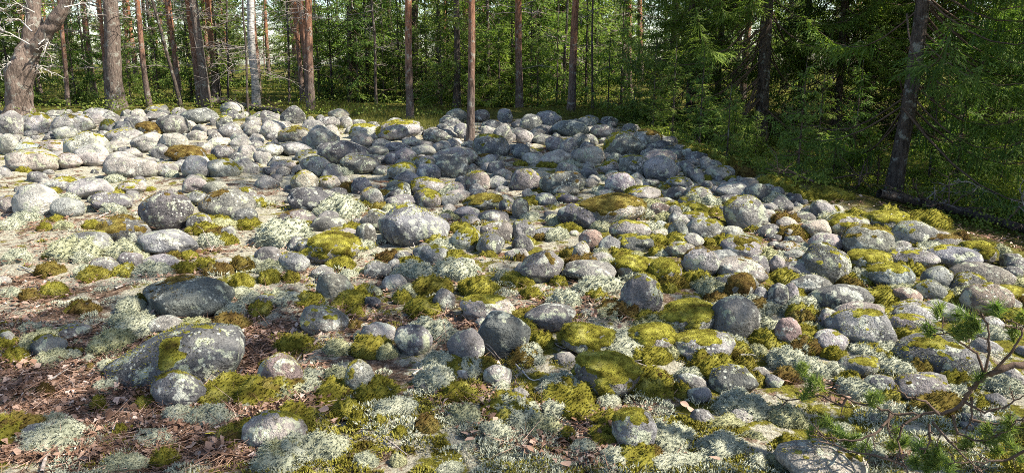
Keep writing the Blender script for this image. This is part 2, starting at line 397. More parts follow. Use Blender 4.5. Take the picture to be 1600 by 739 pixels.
# ------------------------------------------------------------------ boulders: where they lie (boxes measured in the photograph, 400 x 260 px windows enlarged 2.8425 times)
S = 2.8425
BOX = {
 (0, 0): """0,505,100,610,g0 0,605,75,690,p0 215,495,310,535,g0 100,510,230,600,p1 240,515,400,600,p1 380,510,460,560,g0 440,535,515,590,p2
 565,510,650,560,g0 650,472,745,515,g1 650,505,745,545,g0 705,520,835,605,g0 755,485,830,525,g0 810,490,960,555,g0 990,460,1080,515,p0 965,520,1040,590,g1
 1085,500,1140,545,g0 610,550,720,605,g3 480,575,620,635,p1 590,600,740,680,p0 715,600,830,680,p0 245,570,330,625,p0 300,600,470,720,p1 180,630,300,690,p1
 60,675,250,739,p1 260,690,355,739,p0 345,650,480,735,p0 515,635,595,675,g1 920,615,1020,665,p0 940,650,1035,710,g1 1030,610,1110,670,p0 1060,650,1137,710,p0
 820,700,930,739,p0 755,660,900,715,g3 1040,690,1110,739,g0 480,690,610,725,p0 70,640,180,680,p1 560,485,640,515,g1 390,490,500,530,g0""",
 (400, 0): """115,480,215,560,d0 325,488,410,535,p0 415,497,485,535,g1 270,525,370,580,g0 215,530,280,565,g0 385,515,470,555,g0 20,545,135,620,p0 105,570,230,635,g2
 230,570,350,670,p0 420,560,545,620,p2 540,550,725,620,p2 320,565,400,600,p0 425,600,520,665,p0 370,600,440,645,p0 520,620,600,670,p1 575,635,680,680,g0 655,615,740,655,p0
 690,650,800,705,p0 290,635,500,735,d0 495,655,590,710,g0 575,680,640,735,g0 615,665,710,735,g0 750,580,885,630,g0 820,520,900,570,g0 845,490,935,555,g0 880,555,940,625,g0
 820,615,895,660,p0 935,640,980,670,p0 970,610,1120,700,g2 960,550,1010,590,g0 965,495,1035,550,g0 970,580,1045,615,g0 1020,540,1100,595,g0 1055,560,1137,650,g0 1075,490,1137,550,g0
 780,670,975,739,g0 880,660,970,710,p1 960,690,1060,739,p2 0,590,50,640,p0 0,650,110,690,p1 120,640,240,690,p0 180,670,290,720,p1 200,700,325,739,p0 400,700,545,739,g0 700,700,800,739,g0""",
 (800, 0): """0,480,40,545,g0 35,515,130,585,g0 110,500,215,565,g0 230,515,290,555,g0 185,545,335,605,g0 290,525,370,575,g1 350,560,455,615,g0 20,585,100,645,g0 90,600,180,645,g0
 215,620,290,700,g0 260,600,340,665,g0 150,615,230,675,g0 415,600,585,705,g1 545,585,660,670,g2 280,655,410,735,p0 120,675,255,739,p0 0,645,75,705,g0 45,685,135,739,p0 0,690,60,739,p0
 420,685,490,735,p0 575,670,720,739,p0 395,710,470,739,p0 480,700,600,739,g1 610,700,715,739,p0 665,655,750,695,g1 390,610,460,650,g1 240,570,320,600,g0""",
 (0, 240): """0,40,50,100,p0 50,0,245,80,p1 255,5,355,70,p0 350,0,480,50,p0 480,35,690,105,p0 535,5,615,40,p0 695,45,785,100,p1 815,20,930,120,p0 925,30,1060,110,p1 205,110,345,175,p0
 305,120,485,205,p0 530,125,645,180,p1 75,150,245,295,p0 240,205,360,290,g0 415,180,585,255,g0 0,195,90,265,p1 630,180,860,345,d0 820,175,925,235,g0 900,170,1110,310,g1 840,270,935,345,g0
 455,290,655,415,d2 260,360,485,445,g0 620,350,855,445,g0 640,565,1000,739,d1 595,645,645,710,p0 985,330,1045,390,g0 1060,160,1137,230,g2 1025,250,1137,320,d0 410,465,530,540,g0 525,445,640,525,g0
 1000,165,1060,200,p0 905,130,1000,185,p0 815,115,920,175,p0 675,150,750,185,p0 945,470,1040,520,p0 650,455,790,520,g0 1080,440,1137,490,g0""",
 (400, 240): """65,35,175,85,p1 205,20,335,105,p0 380,20,545,85,g0 700,25,800,85,g0 590,50,710,115,g2 715,55,815,130,g0 620,85,715,150,g0 575,125,690,200,g0 800,10,935,110,d0
 930,90,1035,180,k0 1035,105,1115,165,g0 835,130,930,180,p1 690,115,830,190,p2 705,165,815,250,g2 820,185,900,240,p1 830,165,945,215,p0 930,195,1090,250,g3 425,115,510,180,g0 160,85,270,180,p0
 275,105,370,165,p0 370,75,420,115,p0 150,165,340,265,d0 570,190,710,250,g0 470,160,560,240,g1 110,255,260,330,g0 255,285,400,355,g0 475,265,600,350,g0 565,245,850,425,g1 450,315,530,420,g0
 880,240,995,295,g0 980,255,1115,335,g0 1080,195,1137,300,g0 1000,310,1137,400,g1 910,280,1000,340,p0 870,335,990,440,g2 985,360,1100,455,g0 1085,410,1137,465,k0 705,410,850,495,g1 185,385,300,470,d0
 220,360,455,480,g3 0,420,105,500,g0 110,445,235,530,g1 310,340,450,400,g0 485,480,595,555,g1 275,545,425,670,g0 0,630,90,690,g1 115,610,200,660,p0 220,690,340,739,g0 790,610,880,705,g0 915,635,1137,745,p2""",
 (800, 240): """0,80,120,170,g0 135,90,315,185,g0 180,145,290,195,g0 105,180,195,240,g0 190,180,290,225,g1 395,35,475,95,p2 360,95,415,140,g0 410,80,480,130,g0 420,95,545,190,g1 480,20,610,110,g1
 590,20,735,125,g0 530,110,610,150,g0 630,125,700,170,g0 690,110,800,160,g1 780,80,840,125,g0 665,150,780,205,g0 770,155,885,220,g0 910,130,1065,200,g0 1040,140,1137,215,g0 865,60,970,120,p1 500,150,650,215,g2
 310,205,575,305,p3 215,235,400,330,d1 635,200,730,240,g0 735,195,810,245,g0 535,205,585,265,g0 615,225,705,285,k0 695,235,750,300,g0 440,305,605,390,g2 650,275,720,320,p0 610,300,690,350,p0 755,265,870,310,g2
 775,290,925,395,g1 695,305,780,395,g1 620,340,700,390,p0 945,200,1120,345,g1 1090,330,1137,385,g0 925,330,1030,400,p0 780,230,870,275,g3 0,205,70,300,g0 0,305,95,395,g0 100,330,200,375,g0 35,445,220,570,g0
 270,395,345,500,p1 300,345,395,430,k0 385,375,490,465,g0 460,365,620,450,d2 340,445,440,500,g0 240,490,450,570,g0 450,460,615,555,g3 760,430,910,560,p0 870,430,990,490,g0 875,385,940,430,p0 805,395,870,430,k0
 935,375,1100,475,g2 690,395,810,460,g1 905,475,1120,560,g1 1035,460,1137,550,g0 890,540,1080,610,g0 495,550,665,720,g0 1065,585,1137,700,g0 955,550,1080,675,g3 90,690,270,739,g0 680,670,890,739,g3 615,485,745,570,g3""",
 (1200, 240): """25,240,95,280,g0 95,265,205,310,g0 190,215,290,300,g1 155,300,280,370,p0 260,275,435,370,g2 345,330,560,455,g2 555,310,735,425,g1 470,300,545,340,g0 420,265,610,340,g3 190,360,330,440,g0
 165,420,350,585,g0 75,430,165,480,g0 40,395,140,435,p0 70,475,265,570,g1 105,545,265,640,g0 205,585,445,705,d0 0,570,90,710,g0 40,580,130,690,g0 0,460,75,540,g0 460,500,645,600,g2 555,600,675,675,k0
 650,570,775,665,g1 690,510,830,620,g1 535,435,735,500,g1 350,450,540,510,g3 720,420,930,505,g1 700,365,850,440,g2 810,505,1060,590,g0 815,540,960,640,g2 875,590,1060,720,k1 1075,530,1137,580,g0 690,655,860,739,g0
 550,655,725,739,g1 280,700,510,739,g0 225,695,315,739,g0 1000,590,1137,660,g3 850,400,1010,490,g3""",
 (0, 479): """535,105,1080,350,d0 690,300,900,455,g0 145,130,285,235,g1 660,50,815,120,g0 0,80,60,210,p1 70,530,230,605,d0 245,80,390,145,g1""",
 (400, 479): """-40,480,210,640,g1 205,10,400,130,g1 620,90,770,215,g0 860,115,1005,265,g0 990,40,1205,220,d0 1015,265,1130,360,g0 470,80,615,170,p0 400,245,520,405,g1 20,220,200,370,k1 410,335,500,395,p0""",
 (800, 479): """70,10,255,115,g0 660,0,915,120,g3 735,120,980,240,g2 780,190,930,250,g1 880,270,1075,390,d0 220,80,435,210,g3 290,215,560,390,g3 460,475,640,650,g2 0,395,65,470,g0 785,360,880,430,d0
 895,-20,1090,160,g0 515,85,715,195,g3""",
 (1200, 479): """280,20,530,180,g0 535,40,725,130,g2 555,0,740,80,g1 585,140,935,295,d0 205,110,360,200,g1 215,15,315,120,g0 320,225,490,300,d1 430,310,560,390,d0 560,305,785,420,g0 1040,280,1137,360,g0
 60,640,420,760,p1 30,60,140,180,k0""",
}
TONE = dict(p=(0.41, 0.385, 0.345), g=(0.24, 0.232, 0.22), d=(0.155, 0.152, 0.147), k=(0.31, 0.235, 0.20))
items = []
for (ox, oy), txt in BOX.items():
    for s_ in txt.split():
        a = s_.split(','); x0, y0, x1, y1 = (float(t) / S for t in a[:4])
        items.append((ox + x0, oy + y0, ox + x1, oy + y1, a[4][0], int(a[4][1])))
items.sort(key=lambda t: -(t[2] - t[0]) * (t[3] - t[1]))

def solve(u0, v0, u1, v1, bury=0.55):
    """box in the picture -> centre and half sizes of a stone that rests on the ground there"""
    uc, vc = (u0 + u1) / 2, (v0 + v1) / 2; d = ray(uc, vc); t = 1.5
    dl = np.linalg.norm(d); best = None
    for _ in range(400):
        p = CAM + d * t; k = t / FPX                          # metres per pixel at depth t (d has unit depth)
        w = (u1 - u0) * k; h = (v1 - v0) * k
        el = math.atan2(-d[2], d[1]); dep = 0.85 * w
        H = math.sqrt(max(h * h - (dep * math.sin(el)) ** 2, (0.5 * w) ** 2 * 0.6)) / math.cos(el)
        H = min(max(H, 0.42 * w), 1.25 * w); hz = H / 2 * 1.18
        if p[2] <= Gs(p[0], p[1]) + bury * hz: break
        t *= 1.008
    return p, w / 2 * 1.14, dep / 2 * 1.1, hz * 1.06

LAND = []                                                     # landmarks for the labels: phrase, point
def land(phrase, u, v): LAND.append((phrase, hit(u, v)))
land('the gnarled forked tree', 28, 180); land('the thick straight pine', 182, 172); land('the pale birch', 400, 163)
land('the grass patch', 620, 190); land('the slim pine among the boulders', 735, 222); land('the fallen spruce log', 1500, 345)
land('the leaning spruce', 1393, 310); land('the drooping dark spruce', 1187, 226); land('the orange-topped pine', 892, 176)
land('the big overhanging boulder', 650, 395); land('the upright pale boulder', 1094, 437); land('the long double-humped boulder', 285, 600)
land('the dark domed boulder', 290, 495); land('the big upright round boulder', 1163, 360); land('the dark mottled boulder', 262, 358)
land('the low pine branch', 1440, 660); land('the twig-ringed round boulder', 786, 556); land('the red-brown litter', 50, 600)
land('the moss-blanketed boulder', 520, 405); land('the pale moss-streaked boulder', 760, 500); land('the tall grey boulder', 1005, 490)
land('the broad lichen carpet', 480, 715); land('the log by the birch', 380, 172); land('the kinked red pine', 322, 166)
def near(p, n=2):
    ds = sorted((float(np.hypot(p[0] - q[0], p[1] - q[1])), ph) for ph, q in LAND)
    return [x for x in ds if x[0] > 0.12][:n]
USED = set()
def cands(p):
    ds = near(p, 6); (d1, a) = ds[0]; out = []
    if d1 < 0.75: out.append('right beside ' + a)
    elif d1 < 1.6: out.append('close to ' + a)
    out += ['between %s and %s' % (a, x[1].replace('the ', '', 1)) for x in ds[1:4]]
    out += ['out from ' + a, 'between %s and %s' % (ds[1][1], ds[2][1])]
    return out
def place(head, p):                                           # the first wording that no other thing carries
    c = ['%s %s' % (head, t) for t in cands(p)]; c = [t for t in c if len(t.replace(',', ' ').split()) <= 15] or [head]
    for t in c:
        if t not in USED: USED.add(t); return t
    return c[0]
HERO = {  # photo point -> label
 (650, 362): 'big overhanging grey boulder with dark stain on top and shaded underside', (1094, 413): 'upright pale bare boulder shaped like an egg',
 (284, 560): 'long double-humped grey boulder mottled with dark and pale lichen', (289, 470): 'dark domed boulder rising from pale litter',
 (1163, 336): 'big upright round boulder with a moss tuft on its top', (262, 332): 'dark mottled boulder with a blunt nose, lying on brown litter',
 (786, 525): 'twig-ringed round dark grey boulder', (520, 388): 'moss-blanketed boulder with shaggy olive cover hanging over its side',
 (761, 482): 'pale moss-streaked domed boulder', (1004, 463): 'tall grey egg-shaped boulder leaning forward',
 (280, 612): 'small grey lichen-spotted boulder in front of the long double-humped boulder', (75, 543): 'small round mossy boulder standing above the red-brown litter',
 (1427, 370): 'rounded overhanging boulder with shaded underside near the fallen spruce log', (1467, 555): 'dark broad boulder behind the low pine branch',
 (1343, 514): 'large rounded grey boulder speckled with pale lichen, mossy stones on both sides', (1149, 504): 'smooth grey boulder slanting down beside a mossy stone',
}
rng_b = np.random.default_rng(11)
placed = []
for n, (u0, v0, u1, v1, tone, mo) in enumerate(items[:300]):
    p, hx, hy, hz = solve(u0, v0, u1, v1, 0.68 if u1 - u0 < 95 else 0.48)
    if mo == 0 and v1 > 260 and rng_b.random() < 0.33: mo = 1
    vi = int(rng_b.integers(0, NROCK)); c = np.array(TONE[tone]) * rng_b.uniform(0.78, 1.2) * np.array([1 + .05 * rng_b.normal(), 1, 1 - .05 * rng_b.normal()])
    o = link('boulder', rocks[vi], None, p, (rng_b.uniform(-.1, .1), rng_b.uniform(-.14, .14), rng_b.uniform(-.35, .35)), (hx, hy, hz))
    if (n % 2) : o.rotation_euler.z += math.pi
    o.color = (*c, 1)
    uc, vc = (u0 + u1) / 2, (v0 + v1) / 2; lab = None
    for (hu, hv), t in HERO.items():
        if abs(hu - uc) < 9 and abs(hv - vc) < 9: lab = t
    w = 2 * hx
    if lab is None:
        sz = 'small' if w < 0.3 else 'medium' if w < 0.48 else 'large'
        sh = 'flat' if hx / hz > 1.75 else 'oblong' if hx / hz > 1.3 else 'rounded'
        tn = dict(p='pale grey', g='grey', d='dark grey', k='pinkish')[tone]
        ms = ['bare ', 'moss-spotted ', 'moss-capped ', 'moss-cloaked '][mo]
        lab = place('%s %s %s%s boulder' % (sz, tn, ms, sh), p)
    tag(o, lab, 'boulder', 'boulders of the boulder field')
    if mo:
        link('moss', moss_mesh(vi, mo), o)
    placed.append((p[0], p[1], hx, hy))
P4 = np.array(placed)
# the smaller stones between them, too many to count
sm = MB()
def rock_small(b, p, hx, hy, hz, seed):
    r = np.random.default_rng(seed); v, fa = ICO[3] if hx > 0.09 else ICO[2]
    base = RV[seed % NROCK][0]
    d = v; off = r.uniform(0, 50, 3)
    q_ = d * (1 + 0.3 * noise(d * 1.1 + off) + 0.14 * noise(d * 2.6 + off))[:, None]
    for _ in range(4):
        n_ = rdir(1, r)[0]; h_ = q_ @ n_ - r.uniform(.55, .85); q_ = q_ - n_[None] * (np.where(h_ > 0, h_, 0) * .8)[:, None]
    a = r.uniform(0, 6.28); ca, sa = math.cos(a), math.sin(a)
    q_ = q_ * np.array([hx, hy, hz]); q_ = q_ @ np.array([[ca, sa, 0], [-sa, ca, 0], [0, 0, 1]])
    b.add(q_ + p, t=fa, a=r.uniform(0, 1))
cnt = 0
for _ in range(9000):
    if cnt >= 520: break
    u = rng_b.uniform(-30, 1640)
    lo = np.interp(u, [-30, 450, 640, 960, 1100, 1200, 1330, 1640], [180, 185, 205, 192, 255, 300, 335, 425])
    v = lo + (rng_b.random() ** 2.4) * (700 - lo)
    if v > 320 and u < 450 and rng_b.random() < 0.85: continue
    if v > 330 and rng_b.random() < 0.6: continue
    if v > 430 and rng_b.random() < 0.6: continue
    p = hit(u, v); r_ = rng_b.uniform(0.06, 0.16) * np.interp(v, [180, 230, 320, 600], [1.7, 1.3, .8, .5])
    dd = np.hypot((P4[:, 0] - p[0]) / (P4[:, 2] + r_ * 0.7), (P4[:, 1] - p[1]) / (P4[:, 3] + r_ * 0.7))
    if dd.min() < 0.92: continue
    hz = r_ * rng_b.uniform(0.55, 0.9)
    rock_small(sm, p + np.array([0, 0, hz * 0.25]), r_, r_ * rng_b.uniform(0.7, 1), hz, 1000 + cnt)
    P4 = np.vstack([P4, [p[0], p[1], r_ * .9, r_ * .9]]); cnt += 1
print('small stones', cnt)
o = link('small_stones', sm.build('small_stones', M['stone'])); o.color = (0.27, 0.26, 0.245, 1)
o['kind'] = 'stuff'; tag(o, 'small grey stones filling the gaps between the boulders', 'stones')

# ------------------------------------------------------------------ lichen and moss cushions on the ground
def cushion_mesh(seed, kind):
    r = np.random.default_rng(seed); v, fa = ICO[4]; off = r.uniform(0, 50, 3)
    keepf = (v[fa][:, :, 2] > -0.25).all(1); ff = fa[keepf]; used, inv = np.unique(ff, return_inverse=True); ff = inv.reshape(-1, 3); d = v[used]
    az = np.stack([d[:, 0], d[:, 1], np.zeros(len(d))], -1)
    rad = 1 + 0.35 * noise(az * 1.4 + off) + 0.18 * noise(az * 3.2 + off)
    hgt = np.clip(1 + 0.7 * noise(d * 2.2 + off) + 0.4 * noise(d * 4.5 + off), .45, 1.4)
    fine = noise(d * 13 + off) * 0.05
    p = np.stack([d[:, 0] * rad, d[:, 1] * rad, np.sign(d[:, 2]) * np.abs(d[:, 2]) ** 0.8 * hgt], -1) * (1 + fine)[:, None]
    b = MB(); b.add(p, t=ff, a=np.clip(0.2 + 3.0 * fine, 0, 1)); n = norm_of(p, ff)
    if kind == 'lichen':
        N = 2400; k = r.integers(0, len(used), N); c = p[k] + 0.03 * r.normal(size=(N, 3)); dn = unit(n[k] + 0.35 * rdir(N, r))
        for j in range(3):
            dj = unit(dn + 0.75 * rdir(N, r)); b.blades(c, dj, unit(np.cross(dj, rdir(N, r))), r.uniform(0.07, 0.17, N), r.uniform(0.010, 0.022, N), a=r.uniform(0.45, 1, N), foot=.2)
    else:
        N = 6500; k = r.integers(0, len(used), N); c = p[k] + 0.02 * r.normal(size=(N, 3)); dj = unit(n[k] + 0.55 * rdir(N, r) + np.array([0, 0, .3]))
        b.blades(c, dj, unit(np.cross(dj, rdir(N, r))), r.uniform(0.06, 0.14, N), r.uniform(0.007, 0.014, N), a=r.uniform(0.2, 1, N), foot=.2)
    return b.build(kind + '_cushion', M[kind])
CUSH = {k: [cushion_mesh(300 + i + (50 if k == 'moss' else 0), k) for i in range(6)] for k in ('lichen', 'moss')}
LICH = {
 (0, 479): "490,30,685,125 410,105,610,230 415,230,540,330 415,330,530,410 700,440,880,550 840,430,1040,580 580,545,790,640 440,655,650,739 180,475,300,560 110,620,190,680 240,580,355,640 285,200,360,245 1065,440,1137,480 0,490,100,540 80,80,210,140 360,225,430,265 950,150,1040,185",
 (400, 479): "0,580,250,739 180,540,400,720 300,260,430,370 190,340,330,410 510,410,720,500 700,260,900,400 740,200,900,310 650,65,890,185 980,450,1137,660 840,420,1000,555 430,640,540,739 800,700,930,739 530,180,630,240 590,660,670,720 430,100,500,170 1040,340,1137,400 300,150,420,230 560,370,620,410",
 (800, 479): "900,370,1137,520 790,560,1060,700 1020,560,1130,620 560,680,850,739 370,620,540,739 240,590,400,690 50,480,220,600 110,420,250,520 850,490,1050,560 720,280,850,350 1040,650,1137,739 0,520,40,600 1050,160,1137,240 910,120,1040,190 430,195,540,260 270,240,360,330",
 (1200, 479): "0,160,160,300 100,220,260,340 430,235,640,320 0,410,170,570 270,520,390,590 0,640,130,739 125,155,200,225 900,90,1060,160 400,195,520,240",
 (0, 240): "220,400,480,480 480,400,640,480 870,375,1000,415 520,640,640,720 590,500,760,560 0,290,110,360 20,430,140,500 240,310,320,350 970,610,1137,650 10,600,100,660 330,500,430,560",
 (400, 240): "600,500,800,580 780,490,1000,570 265,220,470,290 0,330,250,420 470,590,560,650 450,380,530,430 1065,490,1137,590 620,560,720,670 360,510,460,590",
 (800, 240): "265,565,510,650 155,615,310,700 480,530,590,570 150,265,225,330 450,645,600,710 350,680,630,739 570,230,640,270",
 (1200, 240): "350,510,480,600 985,385,1075,480 380,570,450,600 420,600,470,640",
}
MOSS = {
 (0, 479): "900,300,1137,410 0,190,140,270 660,640,820,720 590,375,650,430 400,405,480,470 910,30,1130,150 290,0,430,35 500,540,580,590 860,600,950,660 140,360,260,410 380,265,430,300",
 (400, 479): "60,130,290,230 30,430,300,570 510,480,590,560 690,490,830,580 600,545,680,600 790,340,1000,450 940,235,1080,310 390,10,490,60 0,230,90,310 330,420,480,500 1020,410,1130,470 400,470,500,540 640,100,700,160",
 (800, 479): "180,340,400,560 320,370,520,640 500,195,720,260 970,220,1090,310 1030,290,1137,370 700,330,800,420 480,510,600,640 590,280,720,380 60,110,200,200 200,540,300,620",
 (1200, 479): "290,290,420,380 360,170,480,215 530,100,700,160 610,245,740,310 80,10,215,110 230,190,340,240 750,295,910,360 0,280,160,350 380,180,550,240 0,580,160,650 820,400,990,480 1040,540,1137,620 460,360,600,420",
 (0, 240): "170,560,310,660 80,590,180,680 150,490,290,555 290,665,450,720 165,315,235,350 360,290,460,360 1010,530,1137,610 780,490,890,540 700,440,820,470",
 (400, 240): "310,185,420,250 680,545,900,650 880,550,1090,650 430,650,490,739 110,530,200,580 530,425,650,500 180,300,260,350 0,520,120,590 600,600,700,680",
 (800, 240): "15,585,150,680 315,590,440,680 210,395,290,490 0,440,70,500 650,570,740,640 780,545,905,610 600,420,690,470 870,600,960,650",
 (1200, 240): "0,260,155,340 20,340,170,390 355,415,490,455 30,510,140,585 920,380,1020,470 800,355,900,400 70,680,230,739 470,610,560,700 545,470,700,560 100,150,260,240 330,250,440,300 -60,100,60,160 200,240,340,300 -200,60,-80,110 440,330,560,380 560,360,700,410 -330,10,-240,50",
}
rng_c = np.random.default_rng(5)
def cushions(table, kind, name, cat, words, group):
    for (ox, oy), txt in table.items():
        for s_ in txt.split():
            x0, y0, x1, y1 = (float(t) / S for t in s_.split(','))
            uc, vb = ox + (x0 + x1) / 2, oy + y0 + (y1 - y0) * 0.62
            p = hit(uc, vb); k = np.dot(p - CAM, [0, math.cos(PITCH), -math.sin(PITCH)]) / FPX
            hx = (x1 - x0) / 2 * k * 1.05; el = math.atan2(CAM[2] - p[2], p[1]); h = (y1 - y0) * k
            f_ = .78 if kind == 'moss' else .9; hx *= f_; hy = min(max(h / 2 / max(math.sin(el), .2) * 0.6, 0.45 * hx), 1.0 * hx); hz = min(0.17, 0.42 * min(hx, hy) + 0.03) if kind == 'moss' else min(.2, .58 * min(hx, hy) + .015)
            o = link(name, CUSH[kind][int(rng_c.integers(0, 6))], None, p, (0, 0, rng_c.uniform(-.5, .5) + (math.pi if rng_c.random() < .5 else 0)), (hx, hy, hz))
            cush_label(o, p, hx, cat, words, group)
def cush_label(o, p, hx, cat, words, group):
    sz = 'small' if hx < 0.13 else 'medium' if hx < 0.24 else 'broad'
    tag(o, place('%s %s' % (sz, words), p), cat, group)
def more_cushions(n, kind, name, cat, words, group):
    c = 0
    while c < n:
        q_ = placed[int(rng_c.integers(0, len(placed)))]                     # at the foot of a stone
        if q_[1] > 11.5 or rng_c.random() > np.interp(q_[1], [5, 9, 11.5], [1, .5, .1]): continue
        an = rng_c.uniform(-3.6, .5); hx = rng_c.uniform(.06, .15); x = q_[0] + math.cos(an) * (q_[2] + hx * .3); y = q_[1] + math.sin(an) * (q_[3] + hx * .3); p = np.array([x, y, Gs(x, y)])
        if np.hypot((P4[:, 0] - p[0]) / (P4[:, 2] + .02), (P4[:, 1] - p[1]) / (P4[:, 3] + .02)).min() < .95: continue
        o = link(name, CUSH[kind][int(rng_c.integers(0, 6))], None, p, (0, 0, rng_c.uniform(0, 6.28)), (hx, hx * rng_c.uniform(.65, 1), .42 * hx + .012))
        cush_label(o, p, hx, cat, words, group); c += 1
cushions(LICH, 'lichen', 'lichen_cushion', 'lichen', 'pale fluffy lichen cushion', 'pale lichen cushions among the boulders')
cushions(MOSS, 'moss', 'moss_cushion', 'moss', 'olive moss cushion', 'moss cushions among the boulders')
more_cushions(140, 'lichen', 'lichen_cushion', 'lichen', 'pale fluffy lichen cushion', 'pale lichen cushions among the boulders')
more_cushions(190, 'moss', 'moss_cushion', 'moss', 'olive moss cushion', 'moss cushions among the boulders')
for j in range(15):                                            # moss carpets where the stones run out under the spruces
    y = rng_c.uniform(6.2, 15.5); x = 2.3 + .134 * (16.5 - y) + rng_c.uniform(-.35, .9 if y > 8.5 else .35); hx = rng_c.uniform(.09, .26); p = np.array([x, y, Gs(x, y)])
    o = link('moss_cushion', CUSH['moss'][j % 6], None, p, (0, 0, rng_c.uniform(0, 6.28)), (hx, hx * rng_c.uniform(.6, 1), .08 + .12 * hx))
    cush_label(o, p, hx, 'moss', 'olive moss carpet at the field edge', 'moss cushions among the boulders')
# fill-in tufts of lichen and moss between the cushions
for kind, N in (('lichen', 5200), ('moss', 5200)):
    b = MB(); pts = []
    u = rng_c.uniform(-40, 1640, N * 3); v = 739 - (rng_c.random(N * 3) ** 1.3) * 480 + 60
    for uu, vv in zip(u, v):
        if len(pts) >= N // 9: break
        if vv < np.interp(uu, [0, 800, 1200, 1600], [250, 250, 320, 440]) or (uu < 420 and rng_c.random() < .6): continue
        p = hit(uu, vv)
        if noise(np.array([[p[0] * 1.3, p[1] * 1.3, 7.0 if kind == 'moss' else 1.0]]))[0] < 0.02: continue
        pts.append(p)
    for p in pts:
        n = 150 if p[1] < 5 else 50; rr = rng_c.uniform(0.02, 0.08)
        d = rdir(n, rng_c); d[:, 2] = np.abs(d[:, 2]); c = p + d * np.array([rr, rr, rr * 0.45])
        f = 1.0 if p[1] < 5 else 1.7
        dj = unit(d + 0.9 * rdir(n, rng_c) + np.array([0, 0, .5])); L = 0.017 if kind == 'lichen' else 0.015
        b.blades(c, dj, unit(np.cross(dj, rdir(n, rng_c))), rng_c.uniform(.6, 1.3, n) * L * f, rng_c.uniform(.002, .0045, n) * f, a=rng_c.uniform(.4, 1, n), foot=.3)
    o = link(kind + '_tufts', b.build(kind + '_tufts', M[kind], smooth=False)); o['kind'] = 'stuff'
    tag(o, 'loose %s tufts spread over the ground between the boulders' % kind, kind)

# ------------------------------------------------------------------ leaf litter and twigs
b = MB(); N = 46000
u = rng_c.uniform(-60, 1660, N); v = 745 - (rng_c.random(N) ** 1.25) * 430
dv = np.stack([(u - CU) / FPX, math.cos(PITCH) + (CV - v) / FPX * math.sin(PITCH), -math.sin(PITCH) + (CV - v) / FPX * math.cos(PITCH)], -1)
xy = dv[:, :2] * (1.6 / -dv[:, 2:])
ww = noise(np.stack([xy[:, 0] * 1.1, xy[:, 1] * 1.1, np.full(N, 4.2)], -1)) + np.where((u < 420) & (v > 520), .5, np.where(u < 450, np.where(v > 520, .2, -.08), -.22))
xy = xy[ww > rng_c.uniform(-.25, .35, N)]
n = len(xy); z = G(xy[:, 0], xy[:, 1])
pq = np.stack([xy[:, 0], xy[:, 1], np.zeros(n)], -1); z = z + 0.035 * noise(pq * 2.3 + 9) + 0.025 * noise(pq * 6.1)
p = np.stack([xy[:, 0], xy[:, 1], z + rng_c.uniform(0.004, 0.03, n)], -1)
d = rdir(n, rng_c); d[:, 2] *= 0.35; d = unit(d); sd_ = np.cross(d, np.array([0, 0, 1.0])); sd_[:, 2] += rng_c.normal(size=n) * 0.35; sd_ = unit(sd_)
L = np.clip(rng_c.lognormal(-3.5, .4, n), .012, .045)
b.leaves(p, d, sd_, L, L * rng_c.uniform(.25, .42, n), a=np.clip(rng_c.normal(0.5, 0.25, n), 0, 1), bend=np.stack([np.zeros(n), np.zeros(n), rng_c.uniform(-.004, .014, n)], -1))
m = 26000; k = rng_c.integers(0, n, m); d = rdir(m, rng_c); d[:, 2] *= 0.2; d = unit(d)
b.blades(p[k] + rng_c.normal(size=(m, 3)) * np.array([.05, .05, .004]), d, unit(np.cross(d, rdir(m, rng_c))), rng_c.uniform(.04, .16, m), .0018, a=rng_c.uniform(0, .85, m))
o = link('leaf_litter', b.build('leaf_litter', M['litter'], smooth=False)); o['kind'] = 'stuff'
tag(o, 'brown dry leaf and needle litter between the stones', 'leaf litter'); print('leaves', n)

def stick(px, Y0=None, r=0.006, mat='deadwood', name='fallen_twig', lab='', cat='twig', forks=2, lift=0.02, k=5, group='fallen twigs on the ground', bump=0.02):
    """a twig through photo points lying on the ground"""
    P = []
    for (u, v) in px:
        h = hit(u, v); h[2] += lift; P.append(h)
    P = np.array(P); t = np.linspace(0, len(P) - 1, max(6, 4 * len(P)))
    P = np.stack([np.interp(t, np.arange(len(P)), P[:, j]) for j in range(3)], -1)
    sc = np.linalg.norm(P[-1] - P[0]); P = P + bump * sc * noise(P * (3 / max(sc, .1)) + px[0][0])[:, None] * np.array([.5, .5, 1]) 
    b = MB(); b.tube(P, np.linspace(r, r * 0.35, len(P)), k)
    for j in range(forks):
        i = rng_c.integers(1, len(P) - 2); d = unit((P[i + 1] - P[i]) * 1.0 + 0.8 * np.linalg.norm(P[i + 1] - P[i]) * rdir(1, rng_c)[0]); d[2] = abs(d[2]) * .6
        L = sc * rng_c.uniform(.2, .4); s2 = P[i] + d[None] * np.linspace(0, L, 5)[:, None] + 0.06 * L * rdir(5, rng_c) * np.linspace(0, 1, 5)[:, None]
        b.tube(s2, np.linspace(r * .6, r * .2, 5), 4)
    o = link(name, b.build(name, M[mat])); return tag(o, lab, cat, group)
